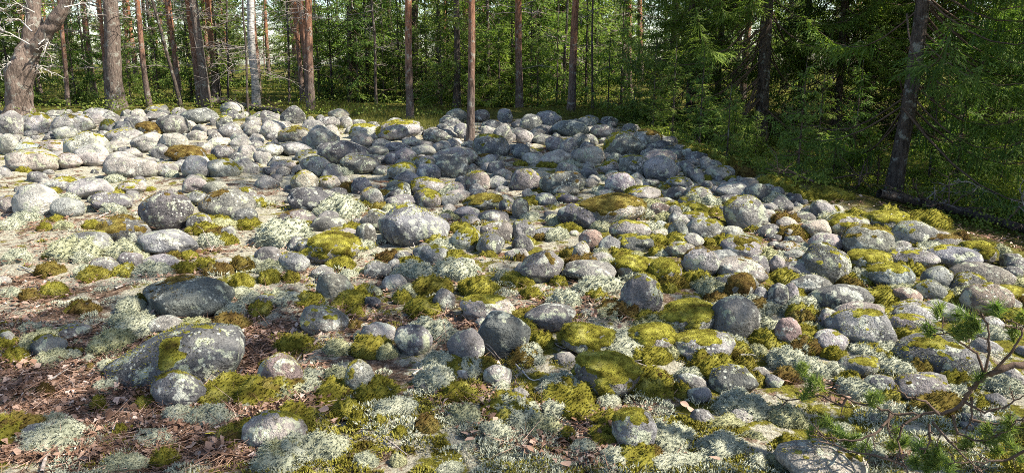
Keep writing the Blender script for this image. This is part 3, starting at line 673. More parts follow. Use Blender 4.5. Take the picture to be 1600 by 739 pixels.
TW = [((150, 345), (185, 328), (222, 322)), ((440, 600), (460, 575), (480, 545)), ((582, 592), (583, 622)), ((60, 690), (78, 680), (82, 700)), ((66, 745), (78, 690), (120, 665)),
      ((860, 535), (880, 550), (925, 556)), ((800, 570), (830, 600), (870, 600)), ((975, 567), (1000, 575), (1030, 582)), ((915, 640), (922, 680), (918, 705)), ((645, 590), (660, 580), (658, 570)),
      ((995, 738), (1010, 720), (1022, 700)), ((800, 705), (850, 700)), ((65, 610), (100, 585), (125, 570)), ((330, 395), (345, 370), (350, 350)), ((300, 420), (330, 430), (380, 425)),
      ((640, 350), (640, 375), (650, 395)), ((700, 655), (740, 660), (790, 650)), ((110, 640), (125, 600)), ((0, 560), (40, 565), (60, 555)), ((430, 690), (470, 660)), ((560, 470), (575, 450)),
      ((1130, 550), (1180, 560)), ((1360, 560), (1365, 590)), ((600, 690), (640, 720)), ((30, 420), (60, 430), (90, 425)), ((180, 455), (220, 440)), ((860, 440), (880, 455)), ((240, 700), (270, 690), (300, 700))]
for j, px in enumerate(TW):
    p = hit(*px[0]); pale = j % 3 == 0
    stick(px, r=[0.006, 0.009, 0.005][j % 3], mat='palewood' if pale else 'deadwood', lab=place('%s %s fallen twig' % (['thin', 'stout', 'forked'][j % 3], 'bleached' if pale else 'dark grey'), p), forks=1 + j % 3)
c0, cw, cd_, ch = solve(748, 493, 824, 556)
b = MB()
for j in range(7):   # the twigs wound about the round boulder
    a0 = rng_c.uniform(-1.2, 0.2); t = np.linspace(0, 1, 10)
    an = -math.pi / 2 + a0 + t * rng_c.uniform(0.6, 1.6)
    P = c0 + np.stack([np.cos(an) * cw * (1.12 + .25 * t), np.sin(an) * cd_ * (1.15 + .3 * t), ch * (0.3 * j / 7 + 0.35 * np.sin(t * 3) - 0.35 - .35 * t)], -1)
    b.tube(P, np.linspace(.005, .002, 10), 4)
tag(link('brush_twigs', b.build('brush_twigs', M['deadwood'])), 'tangle of thin bare twigs wound about the twig-ringed round boulder', 'twigs')
# a yellow leaf and some large dry leaves
def leaf_mesh(name, mat, s):
    t = np.linspace(0, 1, 7); wd = np.sin(np.pi * t ** 0.8) * 0.38; P = []
    for tt, w in zip(t, wd): P += [(-w, tt, .10 * w + .05 * math.sin(3 * tt)), (0, tt, -.02), (w, tt, .16 * w)]
    q_ = [(3 * i + j, 3 * i + j + 1, 3 * i + j + 4, 3 * i + j + 3) for i in range(6) for j in (0, 1)]
    return mesh(name, np.array(P) * s, quads=q_, mat=mat, attr={'v': np.full(21, .72)})
lm = leaf_mesh('leaf', M['litter'], 0.05)
tag(link('fallen_leaf', leaf_mesh('yellow_leaf', M['yellow'], 0.055), None, hit(343, 692) + np.array([0, 0, .04]), (.25, .2, 1.9)), 'single bright yellow leaf lying on brown litter', 'leaf')
for j, (u, v) in enumerate([(735, 690), (748, 684), (757, 692), (742, 700), (728, 684), (320, 705), (300, 708), (515, 655), (525, 662), (1080, 655), (1062, 640), (215, 560), (185, 588), (130, 670), (880, 735), (1125, 735)]):
    p = hit(u, v)
    tag(link('fallen_leaf', lm, None, p + np.array([0, 0, .03 + .006 * (j % 4)]), (rng_c.uniform(-.4, .4), rng_c.uniform(-.4, .4), rng_c.uniform(0, 6.2)), rng_c.uniform(.8, 1.25)),
        place('large pinkish dry leaf', p), 'leaf', 'large dry leaves on the litter')

# ------------------------------------------------------------------ trees
def trunk_mesh(mat, seed, k=14, n=36, rough=0.10, flare=0.35, bend=0.012):
    """unit trunk: height 1, base radius 1 in x and y (scaled per tree)"""
    r = np.random.default_rng(seed); t = np.linspace(-0.02, 1, n) ** 1.0; o1 = r.uniform(0, 50)
    rad = (1 - 0.85 * np.clip(t, 0, 1) ** 1.1) * (1 + flare * np.exp(-np.clip(t, 0, 1) * 45))
    an = np.arange(k) / k * 2 * np.pi
    nz = noise(np.stack([np.cos(an)[None] * 1.3 + 0 * t[:, None], np.sin(an)[None] * 1.3 + 0 * t[:, None], t[:, None] * 30 + o1 + 0 * an[None]], -1))
    rr = rad[:, None] * (1 + rough * nz)
    cx = bend * 40 * noise(np.stack([t * 5, t * 0 + o1, t * 0], -1)); cy = bend * 40 * noise(np.stack([t * 5, t * 0 + o1 + 9, t * 0], -1))
    cx -= cx[1]; cy -= cy[1]
    V = np.stack([rr * np.cos(an)[None] + cx[:, None], rr * np.sin(an)[None] + cy[:, None], np.repeat(t[:, None], k, 1)], -1).reshape(-1, 3)
    i = np.arange(n - 1)[:, None] * k; j = np.arange(k)[None]; j2 = (j + 1) % k
    q_ = np.stack([i + j, i + j2, i + k + j2, i + k + j], -1).reshape(-1, 4)
    return mesh('trunk', V, quads=q_, mat=mat)
def spruce_parts(seed, H, zlow, Lmax, fine=1.0, single=False, wide=1.0, lk=1.0, top=1.0, dead=0.25, droop=0.45, ztop_fine=6.5):
    r = np.random.default_rng(seed); cr, wd = MB(), MB(); z = zlow; sep = []
    while z < H * 0.97:
        near_ = z < ztop_fine; f = fine if near_ else fine * 0.45
        for _ in range(5 if near_ else int(3 * top)):
            zz = z + r.uniform(-.12, .12); az = r.uniform(0, 2 * math.pi); rel = zz / H
            L = Lmax * (1 - rel) ** 0.75 * r.uniform(.6, 1.08)
            if L < 0.15: continue
            if single and zz < 5 and math.sin(az) < -.5 and r.random() < .85: continue      # few boughs on the field side
            dirh = np.array([math.cos(az), math.sin(az), 0]); side = np.array([-math.sin(az), math.cos(az), 0]); dr = droop * (1.1 - rel * 1.6) + r.uniform(-.12, .12)
            def P(t): return np.array([0, 0, zz]) + dirh * (L * t)[:, None] + side * (0.08 * L * np.sin(t * 3 + az))[:, None] + np.array([0, 0, 1.0]) * (L * (-dr * t - 0.15 * np.sin(t * 3.1) + 0.30 * t ** 3))[:, None]
            if single and (not sep or zz < 5): wd = MB(); sep.append(wd)
            tb = np.linspace(0, 1, 8); wd.tube(P(tb), np.linspace(0.007 + 0.0045 * L, 0.002, 8), 4 if near_ else 3, cap=False)
            isdead = zz < 2.2 and r.random() < dead
            nst = max(4, int(L * (1 - 0.2) / (0.055 / f))); t = np.linspace((.34 if single else 0.22) if not isdead else .3, 1, nst) + r.uniform(-.02, .02, nst)
            base = P(np.clip(t, 0, 1))
            if isdead:
                n = nst; sg = r.choice([-1, 1], n)[:, None]; d = unit(side * sg * .8 + dirh * .5 + 0.5 * rdir(n, r) + np.array([0, 0, -.3]))
                wd.blades(base, d, unit(np.cross(d, rdir(n, r))), r.uniform(.1, .35, n), .004); continue
            br = r.uniform(0.0, 0.35)
            for sg in (-1, 1):
                keep = r.random(nst) < .92; bs = base[keep]; n = len(bs); tt = t[keep]
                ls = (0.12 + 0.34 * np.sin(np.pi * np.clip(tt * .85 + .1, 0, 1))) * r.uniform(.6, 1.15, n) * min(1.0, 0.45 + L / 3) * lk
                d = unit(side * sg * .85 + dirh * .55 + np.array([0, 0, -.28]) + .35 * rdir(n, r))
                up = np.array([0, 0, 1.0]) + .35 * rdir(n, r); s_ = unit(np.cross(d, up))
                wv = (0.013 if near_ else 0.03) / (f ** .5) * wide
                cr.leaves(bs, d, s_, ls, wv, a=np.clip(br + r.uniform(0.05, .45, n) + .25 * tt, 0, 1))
                for q0 in ((.3, .55, .8) if f > .7 else (.4, .75)):
                    for sg2 in (-1, 1):
                        d2 = unit(d + s_ * sg2 * .8 + np.array([0, 0, -.25]) + .3 * rdir(n, r)); s2 = unit(np.cross(d2, up))
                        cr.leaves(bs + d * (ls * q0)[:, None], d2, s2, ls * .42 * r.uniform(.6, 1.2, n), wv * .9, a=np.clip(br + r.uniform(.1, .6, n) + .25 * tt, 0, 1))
                nh = n // 2                                   # hanging shoots
                d3 = unit(np.array([0, 0, -1.0]) + .35 * rdir(nh, r)); cr.leaves(bs[:nh * 2:2][:nh], d3, unit(np.cross(d3, rdir(nh, r))), r.uniform(.1, .28, nh) * (1.5 if single else 1), wv, a=np.clip(br + r.uniform(0, .35, nh), 0, 1))
        z += (0.30 if near_ else 0.65 / top) / (0.7 + .3 * f)
    return cr.build('crown', M['spruce'], smooth=False), ([w_.build('branch', M['twig']) for w_ in sep] if single else wd.build('branches', M['twig']))
def tuft(b, p, d, n, L, w, r, a0=0.3, spread=.8):
    dd = unit(d[None] + spread * rdir(n, r)); c = p[None] - d[None] * (r.random(n) * L * .8)[:, None]
    b.blades(c, dd, unit(np.cross(dd, rdir(n, r))), r.uniform(.7, 1.1, n) * L, w, a=np.clip(a0 + r.uniform(0, .5, n), 0, 1))
def pine_parts(seed, H, z0, Lmax, ntuft=7, dead=14, needle=.075, w=.006, nn=16):
    r = np.random.default_rng(seed); cr, wd, dd = MB(), MB(), MB(); z = z0
    while z < H:
        for _ in range(4):
            az = r.uniform(0, 6.283); rel = (z - z0) / (H - z0); L = Lmax * (1 - rel) ** .6 * r.uniform(.6, 1.05) + .15
            dirh = np.array([math.cos(az), math.sin(az), 0]); side = np.array([-math.sin(az), math.cos(az), 0]); rise = r.uniform(-.1, .45)
            t = np.linspace(0, 1, 6); P = np.array([0, 0, z + r.uniform(-.2, .2)]) + dirh * (L * t)[:, None] + side * (.12 * L * np.sin(4 * t + az))[:, None] + np.array([0, 0, 1.]) * (L * rise * t ** 1.5)[:, None]
            wd.tube(P, np.linspace(.012 + .01 * L, .005, 6), 4, cap=False)
            for k in range(int(ntuft * (0.5 + L))):
                tt = r.uniform(.35, 1); i = min(int(tt * 5), 4); p = P[i] + (P[i + 1] - P[i]) * (tt * 5 - i)
                d = unit(dirh * .7 + side * r.choice([-1, 1]) * r.uniform(0, .9) + np.array([0, 0, r.uniform(0, .8)])); p2 = p + d * r.uniform(.1, .35)
                wd.tube(np.array([p, p2]), [.006, .004], 3, cap=False)
                br = r.uniform(0, .4)
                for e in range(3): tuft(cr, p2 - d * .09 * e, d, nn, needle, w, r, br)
        z += .45
    for k in range(dead):                                     # dry dead branches on the lower stem
        z = r.uniform(.9, min(z0 + .5, 5.5)); az = r.uniform(0, 6.283); L = r.uniform(.4, 1.7); d = np.array([math.cos(az), math.sin(az), r.uniform(-.3, .3)])
        t = np.linspace(0, 1, 6)[:, None]; P = np.array([0, 0, z]) + d * L * t + .07 * L * rdir(6, r) * t
        dd.tube(P, np.linspace(.011, .003, 6), 4, cap=False)
        for j in range(9):
            i = r.integers(1, 5); dv = unit(d + 1.1 * rdir(1, r)[0]); l2 = L * r.uniform(.15, .4); dd.tube(P[i] + dv * l2 * np.linspace(0, 1, 3)[:, None], [.005, .004, .002], 3, cap=False)
    return cr.build('crown', M['pine'], smooth=False), wd.build('limbs', M['twig']), (dd.build('dead_branches', M['deadwood']) if dead else None)
TRK = dict(pine=[trunk_mesh(M['pinebark'], 1), trunk_mesh(M['pinebark'], 2, bend=.02)], grey=[trunk_mesh(M['greybark'], 3, k=18, rough=.16, flare=.5)],
           spruce=[trunk_mesh(M['darkbark'], 4, flare=.6), trunk_mesh(M['darkbark'], 5, flare=.5)], birch=[trunk_mesh(M['birchbark'], 6, bend=.03)],
           dead=[trunk_mesh(M['darkbark'], 7, bend=.03)])
SPR = [spruce_parts(20 + i, H, zl, Lm, fine=1.25, wide=.95, lk=.85, dead=.35, top=1.5) for i, (H, zl, Lm) in enumerate([(13, .5, 2.7), (12, .4, 2.4), (14, .7, 2.9)])]
SPH = [spruce_parts(30 + i, H, zl, Lm, fine=1.6, wide=.95, lk=.9, dead=.25, top=1.6, single=True, droop=.5) for i, (H, zl, Lm) in enumerate([(13, 1.2, 2.6), (14, .4, 3.9)])]
SPF = [spruce_parts(40 + i, H, zl, Lm, fine=.62, dead=.2) for i, (H, zl, Lm) in enumerate([(9, .4, 1.9), (10, .8, 2.1), (7.5, .3, 1.6)])]
SPX = [spruce_parts(50 + i, H, zl, Lm, fine=.5, dead=.1, wide=1.9) for i, (H, zl, Lm) in enumerate([(9, .3, 2.1), (10, .5, 2.4)])]
SPY = [spruce_parts(60 + i, 3.2, .15, 1.0, fine=.9, dead=.0, droop=.15) for i in range(2)]
PIN = [pine_parts(80 + i, 11.5, 6.8, 1.6, dead=20, ntuft=5) for i in range(2)]
CLEAN = [(a_, b_, None) for a_, b_, c_ in PIN]
SHADE = [pine_parts(85 + i, 13, 6.5, 2.3, dead=6, ntuft=15) for i in range(2)]
PYO = [pine_parts(90 + i, 7.5, 1.3, 1.6, dead=14, ntuft=10) for i in range(2)]
rng_t = np.random.default_rng(3)
def lean_quat(p, u_top, v_top):
    q_ = at(u_top, v_top, p[1]); d = Vector(q_ - p).normalized(); return Vector((0, 0, 1)).rotation_difference(d)
def tree(kind, p, rad, H, label, group, quat=None, crown=None, zs=1.0, name=None):
    nm = name or {'pine': 'pine_tree', 'grey': 'pine_tree', 'spruce': 'spruce_tree', 'birch': 'birch_tree', 'dead': 'dead_tree'}[kind]
    cat = {'birch': 'birch tree', 'spruce': 'spruce tree', 'dead': 'dead tree'}.get(kind, 'pine tree')
    root = thing(nm, (p[0], p[1], p[2] - .03), label, cat, group, rot=quat)
    tm = TRK[kind]; a = rng_t.uniform(0, 6.28)
    link('trunk', tm[int(rng_t.integers(0, len(tm)))], root, rot=(0, 0, a), scale=(rad, rad, H))
    if crown is not None:
        a = rng_t.uniform(0, 6.28)
        for nmn, me in zip(('crown', 'branches', 'dead_branches'), crown):
            if isinstance(me, list):
                for m_ in me: link('branch', m_, root, rot=(0, 0, a), scale=(zs, zs, zs))
            elif me is not None: link(nmn, me, root, rot=(0, 0, a), scale=(zs, zs, zs))['kind'] = 'stuff'
    return root
def trunk_px(ub, vb, ut, wpx, kind, label, crown=None, H=13, zs=1.0, group='trunks at the edge of the wood', name=None, far=None):
    p = hit(ub, vb) if far is None else at(ub, vb, far)
    if far is not None: p[2] = float(G(p[0], p[1]))
    k = np.dot(p - CAM, [0, math.cos(PITCH), -math.sin(PITCH)]) / FPX
    return tree(kind, p, wpx / 2 * k * 0.95, H, label, group, lean_quat(p, ut, 0), crown, zs, name)
T = trunk_px
T(182, 172, 170, 26, 'grey', 'thick straight pine with scaly grey bark behind the boulder crest', PIN[0])
T(106, 166, 93, 7, 'pine', 'thin pine stem leaning between the gnarled tree and the thick pine', PIN[1])
T(168, 166, 156, 6, 'pine', 'slender orange pine close behind the thick straight pine', PIN[0])
T(234, 170, 213, 9, 'pine', 'crooked reddish pine standing next after the thick straight pine', PIN[1])
T(284, 170, 240, 6, 'dead', 'slanting dark thin stem crossing in front of a slim orange pine', None, H=8)
T(281, 164, 262, 7, 'pine', 'slim orange pine behind a slanting dark stem', PIN[0])
T(313, 164, 295, 10, 'pine', 'red-barked pine tight against a grey twin trunk', PIN[1])
T(323, 167, 304, 14, 'grey', 'grey twin trunk between two red-barked pines', PIN[0])
T(336, 160, 325, 10, 'pine', 'kinked red pine beside the grey twin trunk', PIN[0])
T(357, 160, 352, 4, 'dead', 'very thin bare stem between the kinked pine and the pale birch', None, H=6)
T(401, 167, 391, 13, 'birch', 'pale grey birch trunk by the small fallen log', None, H=12)
T(452, 162, 449, 4, 'dead', 'thin dark bare stem beside a pair of tall pines', None, H=8)
T(474, 163, 461, 8, 'pine', 'slim orange pine close beside a thicker brown pine', PIN[1])
T(485, 164, 470, 13, 'pine', 'thick brown-barked pine at the end of the grass', PIN[0])
T(548, 160, 545, 8, 'spruce', 'dark spruce trunk hung with dead branches behind the grass', SPF[1])
T(588, 163, 581, 5, 'dead', 'thin grey dead tree with bare twigs at the edge of the grass', PIN[1][2:] and (None, None, PIN[1][2]), H=8)
T(641, 189, 637, 12, 'pine', 'slender bare pine rising from the grass patch', CLEAN[0])
T(684, 160, 684, 6, 'spruce', 'thin spruce stem in bright green foliage behind the grass patch', SPF[2])
T(735, 222, 737, 12, 'pine', 'slim pine rising straight out of the boulders', CLEAN[1])
T(763, 160, 762, 5, 'spruce', 'thin dark spruce stem behind the slim pine in the boulders', SPF[0])
T(892, 176, 899, 13, 'pine', 'orange-topped pine at the far corner of the boulder field', CLEAN[0])
T(926, 172, 925, 4, 'dead', 'thin dark stem beside the orange-topped pine', (None, None, PIN[0][2]), H=8)
T(985, 176, 983, 7, 'pine', 'orange pine glimpsed behind the drooping spruce boughs', PIN[1], far=24)
T(1187, 226, 1199, 21, 'spruce', 'drooping dark spruce with long boughs reaching over the boulder field', SPH[1])
T(1393, 312, 1444, 24, 'spruce', 'leaning dark spruce trunk at the root of the fallen log', SPH[0])
# more spruces in the right-hand stand
for j, (u, v, w, c, lab) in enumerate([(1075, 204, 12, SPR[2], 'spruce with hanging boughs just past the drooping dark spruce'), (1305, 214, 12, SPR[0], 'slim spruce behind the leaning spruce, towards the drooping dark spruce'),
        (1492, 232, 15, SPR[2], 'bushy dark spruce behind the fallen spruce log'), (1585, 246, 15, SPR[1], 'dense spruce beyond the crown end of the fallen spruce log'), (1250, 190, 12, SPF[1], 'spruce deep behind the drooping dark spruce'),
        (1120, 184, 10, SPF[0], 'straight spruce in the second row behind the drooping spruce'), (1400, 196, 10, SPF[1], 'spruce hidden behind the leaning spruce trunk'), (1540, 205, 12, SPR[0], 'tall spruce in the second row behind the fallen log'), (1350, 202, 11, SPR[1], 'spruce in the second row between the leaning and the drooping spruce'), (1455, 208, 11, SPR[2], 'spruce in the second row past the leaning spruce'), (1612, 215, 12, SPR[1], 'spruce at the far end of the second row behind the fallen log')]):
    T(u, v, u + (u - 800) * .03, w, 'spruce', lab, c, group='spruces of the shaded stand')
# saplings
for j, (u, v, zs) in enumerate([(1275, 262, .55), (1050, 218, .6), (1092, 236, .5), (1135, 252, .4), (1245, 284, .5), (1020, 200, .7), (1145, 240, .4), (1230, 272, .35), (1330, 275, .6), (1490, 300, .6), (1450, 285, .55), (1560, 300, .5), (1020, 205, .5), (990, 192, .55), (1105, 228, .35), (690, 168, .9), (660, 160, .8), (720, 165, .7), (840, 168, .7), (780, 166, .8), (600, 160, .8),
                            (250, 160, .9), (140, 162, 1.20), (60, 164, 1.00), (520, 158, 1.20), (575, 156, 1.40), (625, 158, 1.20), (700, 157, 1.30), (750, 158, 1.10), (800, 158, 1.30), (830, 160, 1.10), (915, 162, 1.20), (970, 166, 1.10), (345, 157, 1.30), (300, 156, 1.20), (500, 155, 1.30), (20, 163, 1.20), (120, 165, .8), (205, 163, .7), (560, 160, 1.0), (950, 172, .7), (870, 166, .9), (1180, 245, .3), (1300, 290, .3)]):
    p = hit(u, v)
    root = thing('spruce_sapling', p, place('%s young spruce' % ('tiny' if zs < .45 else 'small' if zs < .7 else 'tall'), p), 'sapling', 'young spruces in the undergrowth', rot=(0, 0, rng_t.uniform(0, 6)), scale=zs)
    link('trunk', TRK['spruce'][0], root, scale=(.035, .035, 3.1)); link('crown', SPY[j % 2][0], root)['kind'] = 'stuff'; link('branches', SPY[j % 2][1], root)['kind'] = 'stuff'
# the wood behind: random trees, nearest first
taken = [(o.location.x, o.location.y) for o in col.objects if o.parent is None and 'tree' in o.name]
kinds = []; tries = 0
while len(kinds) < 165 and tries < 6000:
    tries += 1; y = 18.5 + 52 * rng_t.random() ** 1.1; x = rng_t.uniform(-.76, .52) * y
    if y < 20 and abs(x) < 4: continue
    if min(math.hypot(x - a, y - b_) for a, b_ in taken) < (1.6 if y < 30 else 1.9): continue
    taken.append((x, y)); z = float(G(x, y)); left = x / y < -.2
    w = rng_t.random(); pz = (.38 if left else .2)
    depth = 'first rows' if y < 25 else 'near part' if y < 32 else 'middle' if y < 42 else 'far depth'
    side = 'behind ' + min((abs(x / y - q_[0] / q_[1]), ph) for ph, q_ in LAND if q_[1] > 9 or 'spruce' in ph)[1]
    zs = rng_t.uniform(.8, 1.15)
    lean = Quaternion((rng_t.normal() * .03, rng_t.normal() * .03, 1)) if False else Vector((0, 0, 1)).rotation_difference(Vector((rng_t.normal() * .03, rng_t.normal() * .03, 1)))
    grp = 'trees of the wood behind the boulder field'
    if w < pz: k = 'pine'; tree('pine', (x, y, z), rng_t.uniform(.08, .14), 13, 'straight bare-stemmed pine in the wood\'s %s %s' % (depth, side), grp, lean, PIN[int(rng_t.integers(0, 2))], zs)
    elif w < pz + (.26 if left else .12): k = 'young'; tree('pine', (x, y, z), .06, 7.2 * zs, 'bushy young pine in the wood\'s %s %s' % (depth, side), grp, lean, PYO[int(rng_t.integers(0, 2))], zs)
    elif w < pz + .30 and y < 34: k = 'dead'; tree('dead', (x, y, z), rng_t.uniform(.03, .055), 7, 'thin dead grey stem in the wood\'s %s %s' % (depth, side), grp, lean, (None, None, PYO[0][2]), zs)
    else: k = 'spruce'; tree('spruce', (x, y, z), rng_t.uniform(.08, .13), 12, 'green spruce in the wood\'s %s %s' % (depth, side), grp, lean, SPX[int(rng_t.integers(0, 2))] if y > 33 else SPF[int(rng_t.integers(0, 3))], zs)
    kinds.append(k)
for j, (x, y) in enumerate([(.9, 27), (2.1, 31), (1.5, 37), (3.4, 34), (-.4, 33), (-13, 33), (-17, 36), (-9.5, 36), (-20, 31), (5.2, 39)]):
    tree('spruce', (x, y, float(G(x, y))), .1, 9.5, '%s full green spruce deep in the wood behind %s' % (['wide', 'tall'][j % 2], min((abs(x / y - q_[0] / q_[1]), ph) for ph, q_ in LAND if q_[1] > 9 or 'spruce' in ph)[1]), 'trees of the wood behind the boulder field', None, SPX[j % 2], 1.1)
print('wood', len(kinds))
# trees standing right of and behind the viewer, whose shadows fall across the field
for j, (x, y, kind, c, zs) in enumerate([(5.8, 2.0, 'pine', SHADE[0], .95), (10.5, 9.0, 'spruce', SPF[0], 1.1), (8.6, 7.3, 'spruce', SPR[1], 1.0), (7.4, 6.9, 'pine', SHADE[1], 1.0), (9.6, 8.2, 'pine', SHADE[0], 1.05), (10.0, 11.9, 'spruce', SPR[2], 1.0)]):
    tree(kind, (x, y, float(G(x, y))), .11, 12.5, '%s %s standing right of the boulder field' % (['slim', 'dense', 'drooping', 'leafy', 'full', 'heavy'][j], kind), 'trees to the right of the field', None, c, zs)

# gnarled forked tree at the left
p0 = hit(28, 186); Yg = p0[1]
def gp(u, v, dy=0): return at(u, v, Yg + dy) - p0
k = Yg / FPX * 1.02
root = thing('gnarled_tree', p0, 'gnarled forked tree with rough grey bark and bleached dead twigs', 'tree')
b = MB(); P = np.array([gp(27, 196), gp(28, 180), gp(30, 150), gp(32, 120), gp(38, 95), gp(46, 72, .1), gp(52, 40, .2), gp(54, 0, .3), gp(56, -60, .4), gp(50, -140, .5)])
t = np.linspace(0, 9, 60); Pi = np.stack([np.interp(t, np.arange(10), P[:, i]) for i in range(3)], -1)
b.tube(Pi, np.interp(t, np.arange(10), np.array([29, 22, 18, 17, 17, 12, 12, 11, 9, 6]) * k), 28, rough=.38)
link('trunk', b.build('trunk', M['greybark']), root)
b = MB(); P = np.array([gp(36, 100), gp(52, 76), gp(66, 58), gp(82, 40), (gp(96, 20)), gp(110, -4), gp(122, -40), gp(150, -110)])
t = np.linspace(0, 7, 46); Pi = np.stack([np.interp(t, np.arange(8), P[:, i]) for i in range(3)], -1)
b.tube(Pi, np.interp(t, np.arange(8), np.array([12, 11, 10, 9.5, 9, 8, 7, 5]) * k), 22, rough=.35)
link('limb', b.build('limb', M['greybark']), root)
def twiggy(b, P, r0, r1, r, n=8, lf=.35, sub=True):
    P = np.asarray(P); t = np.linspace(0, len(P) - 1, 4 * len(P)); Q = np.stack([np.interp(t, np.arange(len(P)), P[:, i]) for i in range(3)], -1)
    sc = np.linalg.norm(P[-1] - P[0]); Q = Q + .03 * sc * rdir(len(Q), r) * np.linspace(0, 1, len(Q))[:, None]
    b.tube(Q, np.linspace(r0, r1, len(Q)), 5)
    for j in range(n):
        i = int(r.integers(len(Q) // 5, len(Q) - 1)); d = unit(unit(Q[i] - Q[i - 1]) + 1.0 * rdir(1, r)[0]); L = sc * lf * r.uniform(.4, 1.1)
        q_ = Q[i] + d * L * np.linspace(0, 1, 5)[:, None] + .10 * L * rdir(5, r) * np.linspace(0, 1, 5)[:, None]
        b.tube(q_, np.linspace(r0 * .5, r1 * .6, 5), 4)
        if sub:
            for _ in range(3):
                m_ = int(r.integers(1, 5)); d2 = unit(d + 1.0 * rdir(1, r)[0]); b.tube(q_[m_] + d2 * L * .4 * np.linspace(0, 1, 3)[:, None], [r0 * .3, r0 * .25, r1 * .4], 3)
rg = np.random.default_rng(8)
for pts in ([(60, 70), (78, 55), (70, 80), (86, 92)], [(30, 95), (12, 100), (-6, 120)], [(40, 95), (60, 105), (78, 110)], [(46, 70), (20, 55), (0, 45), (-12, 30)], [(70, 52), (72, 78), (80, 68)], [(100, 12), (130, 5), (150, 20)], [(50, 50), (30, 30), (10, 35)], [(54, 20), (25, 5), (0, 18)]):
    b = MB(); twiggy(b, [gp(u, v, rg.uniform(-.6, .1)) for u, v in pts], .018, .004, rg, 9, .5)
    link('dead_branch', b.build('dead_branch', M['palewood']), root)
# ------------------------------------------------------------------ fallen logs
def log(name, pts, rad, mat, lab, nbr, brl, lift=0.0):
    P = np.array([hit(u, v) + np.array([0, 0, r_ + lift]) for (u, v), r_ in zip(pts, np.linspace(rad[0], rad[1], len(pts)))]); o = P[0].copy(); P = P - o
    root = thing(name, o, lab, 'log'); t = np.linspace(0, len(P) - 1, 30); Q = np.stack([np.interp(t, np.arange(len(P)), P[:, i]) for i in range(3)], -1)
    b = MB(); b.tube(Q, np.linspace(rad[0], rad[1], 30), 12, rough=.15); link('trunk', b.build('trunk', M[mat]), root)
    for j in range(nbr):
        i = int(rg.integers(3, 29)); d = unit(np.array([rg.normal() * .6, rg.normal() * .7 - .2, abs(rg.normal()) * .6 + .1])); L = brl * rg.uniform(.4, 1.1)
        b = MB(); twiggy(b, [Q[i], Q[i] + d * L * .5 + np.array([0, 0, .1 * L]), Q[i] + d * L], .013, .003, rg, 6, .4)
        link('branch', b.build('branch', M['deadwood' if j % 4 == 0 else 'twig']), root)
    return root
log('fallen_log', [(1372, 316), (1440, 330), (1520, 348), (1600, 372), (1680, 398)], (.062, .045), 'darkbark', 'fallen spruce log with bare dead branches along the field edge', 18, .5, lift=.05)
log('fallen_log', [(322, 164), (352, 164), (385, 170), (440, 178)], (.10, .06), 'greybark', 'small dark fallen log with twigs behind the boulder crest by the birch', 6, .6)
Yb = hit(1590, 330)[1]; b = MB(); P = [at(u, v, Yb - .3) for u, v in ((1496, 281), (1530, 293), (1556, 305), (1575, 330), (1588, 352))]; o0 = P[-1].copy()
twiggy(b, [q_ - o0 for q_ in P[::-1]], .02, .008, rg, 6, .25); tag(link('bent_branch', b.build('bent_branch', M['deadwood']), None, o0), 'bent grey dead branch arching up from the fallen spruce log', 'branch')
for j, (u, v, L) in enumerate([(1270, 300, .8), (1300, 292, 1.0), (1340, 305, .9), (1370, 300, .8)]):
    p = hit(u, v) + np.array([0, 0, .12]); b = MB(); d = unit(np.array([rg.normal(), rg.normal() * .5, .15])); twiggy(b, [0 * d, d * L * .5, d * L + np.array([0, 0, -.1])], .014, .004, rg, 10, .5)
    tag(link('dry_branch', b.build('dry_branch', M['twig']), None, p), 'dry brush branch lying at the foot of the leaning spruce', 'branch', 'dry branches below the leaning spruce')

# ------------------------------------------------------------------ grass patch and undergrowth
def green(name, spots, mat, lab, cat, blade):
    b = MB()
    for x, y, n, rr, hgt in spots:
        px_ = x + rng_t.normal(size=n) * rr; py_ = y + rng_t.normal(size=n) * rr; z = G(px_, py_); p = np.stack([px_, py_, z], -1)
        if blade:
            d = unit(np.array([0, 0, 1.]) + .45 * rdir(n, rng_t)); b.blades(p, d, unit(np.cross(d, rdir(n, rng_t))), rng_t.uniform(.5, 1.2, n) * hgt, .006, a=rng_t.random(n))
        else:
            p[:, 2] += rng_t.random(n) * hgt; d = rdir(n, rng_t); L = rng_t.uniform(.02, .045, n) * (1 if y < 16 else 1.7); b.leaves(p, d, unit(np.cross(d, rdir(n, rng_t))), L, L * .35, a=np.clip(.25 + .5 * rng_t.random(n) + .25 * (p[:, 2] - z) / hgt, 0, 1))
    o = link(name, b.build(name, M[mat], smooth=False)); o['kind'] = 'stuff'; tag(o, lab, cat)
sp = []
for _ in range(75):
    u = rng_t.uniform(470, 720); v = rng_t.uniform(170, 203) if u > 560 else rng_t.uniform(163, 178); p = hit(u, v); sp.append((p[0], p[1], 150, .28, .15))
for _ in range(25): p = hit(rng_t.uniform(850, 990), rng_t.uniform(172, 186)); sp.append((p[0], p[1], 110, .28, .15))
green('grass', sp, 'grass', 'short yellow-green grass and dwarf shrubs around the slender pine', 'grass', True)
sp = []
for _ in range(420):
    y = rng_t.uniform(17.3, 34); x = rng_t.uniform(-.75, .75) * y; sp.append((x, y, 60, .35, rng_t.uniform(.15, .5)))
for _ in range(230):
    u = rng_t.uniform(990, 1660); e = np.interp(u, [960, 1100, 1200, 1330, 1600], [188, 248, 292, 318, 400]); v = rng_t.uniform(max(188, e - 110), e - (2 if u < 1290 else 22)); p = hit(u, v)
    if edge_s(p[0], p[1]) < rng_t.uniform(-.45, .35): continue
    sp.append((p[0], p[1], 200, .18, rng_t.uniform(.08, .26)))
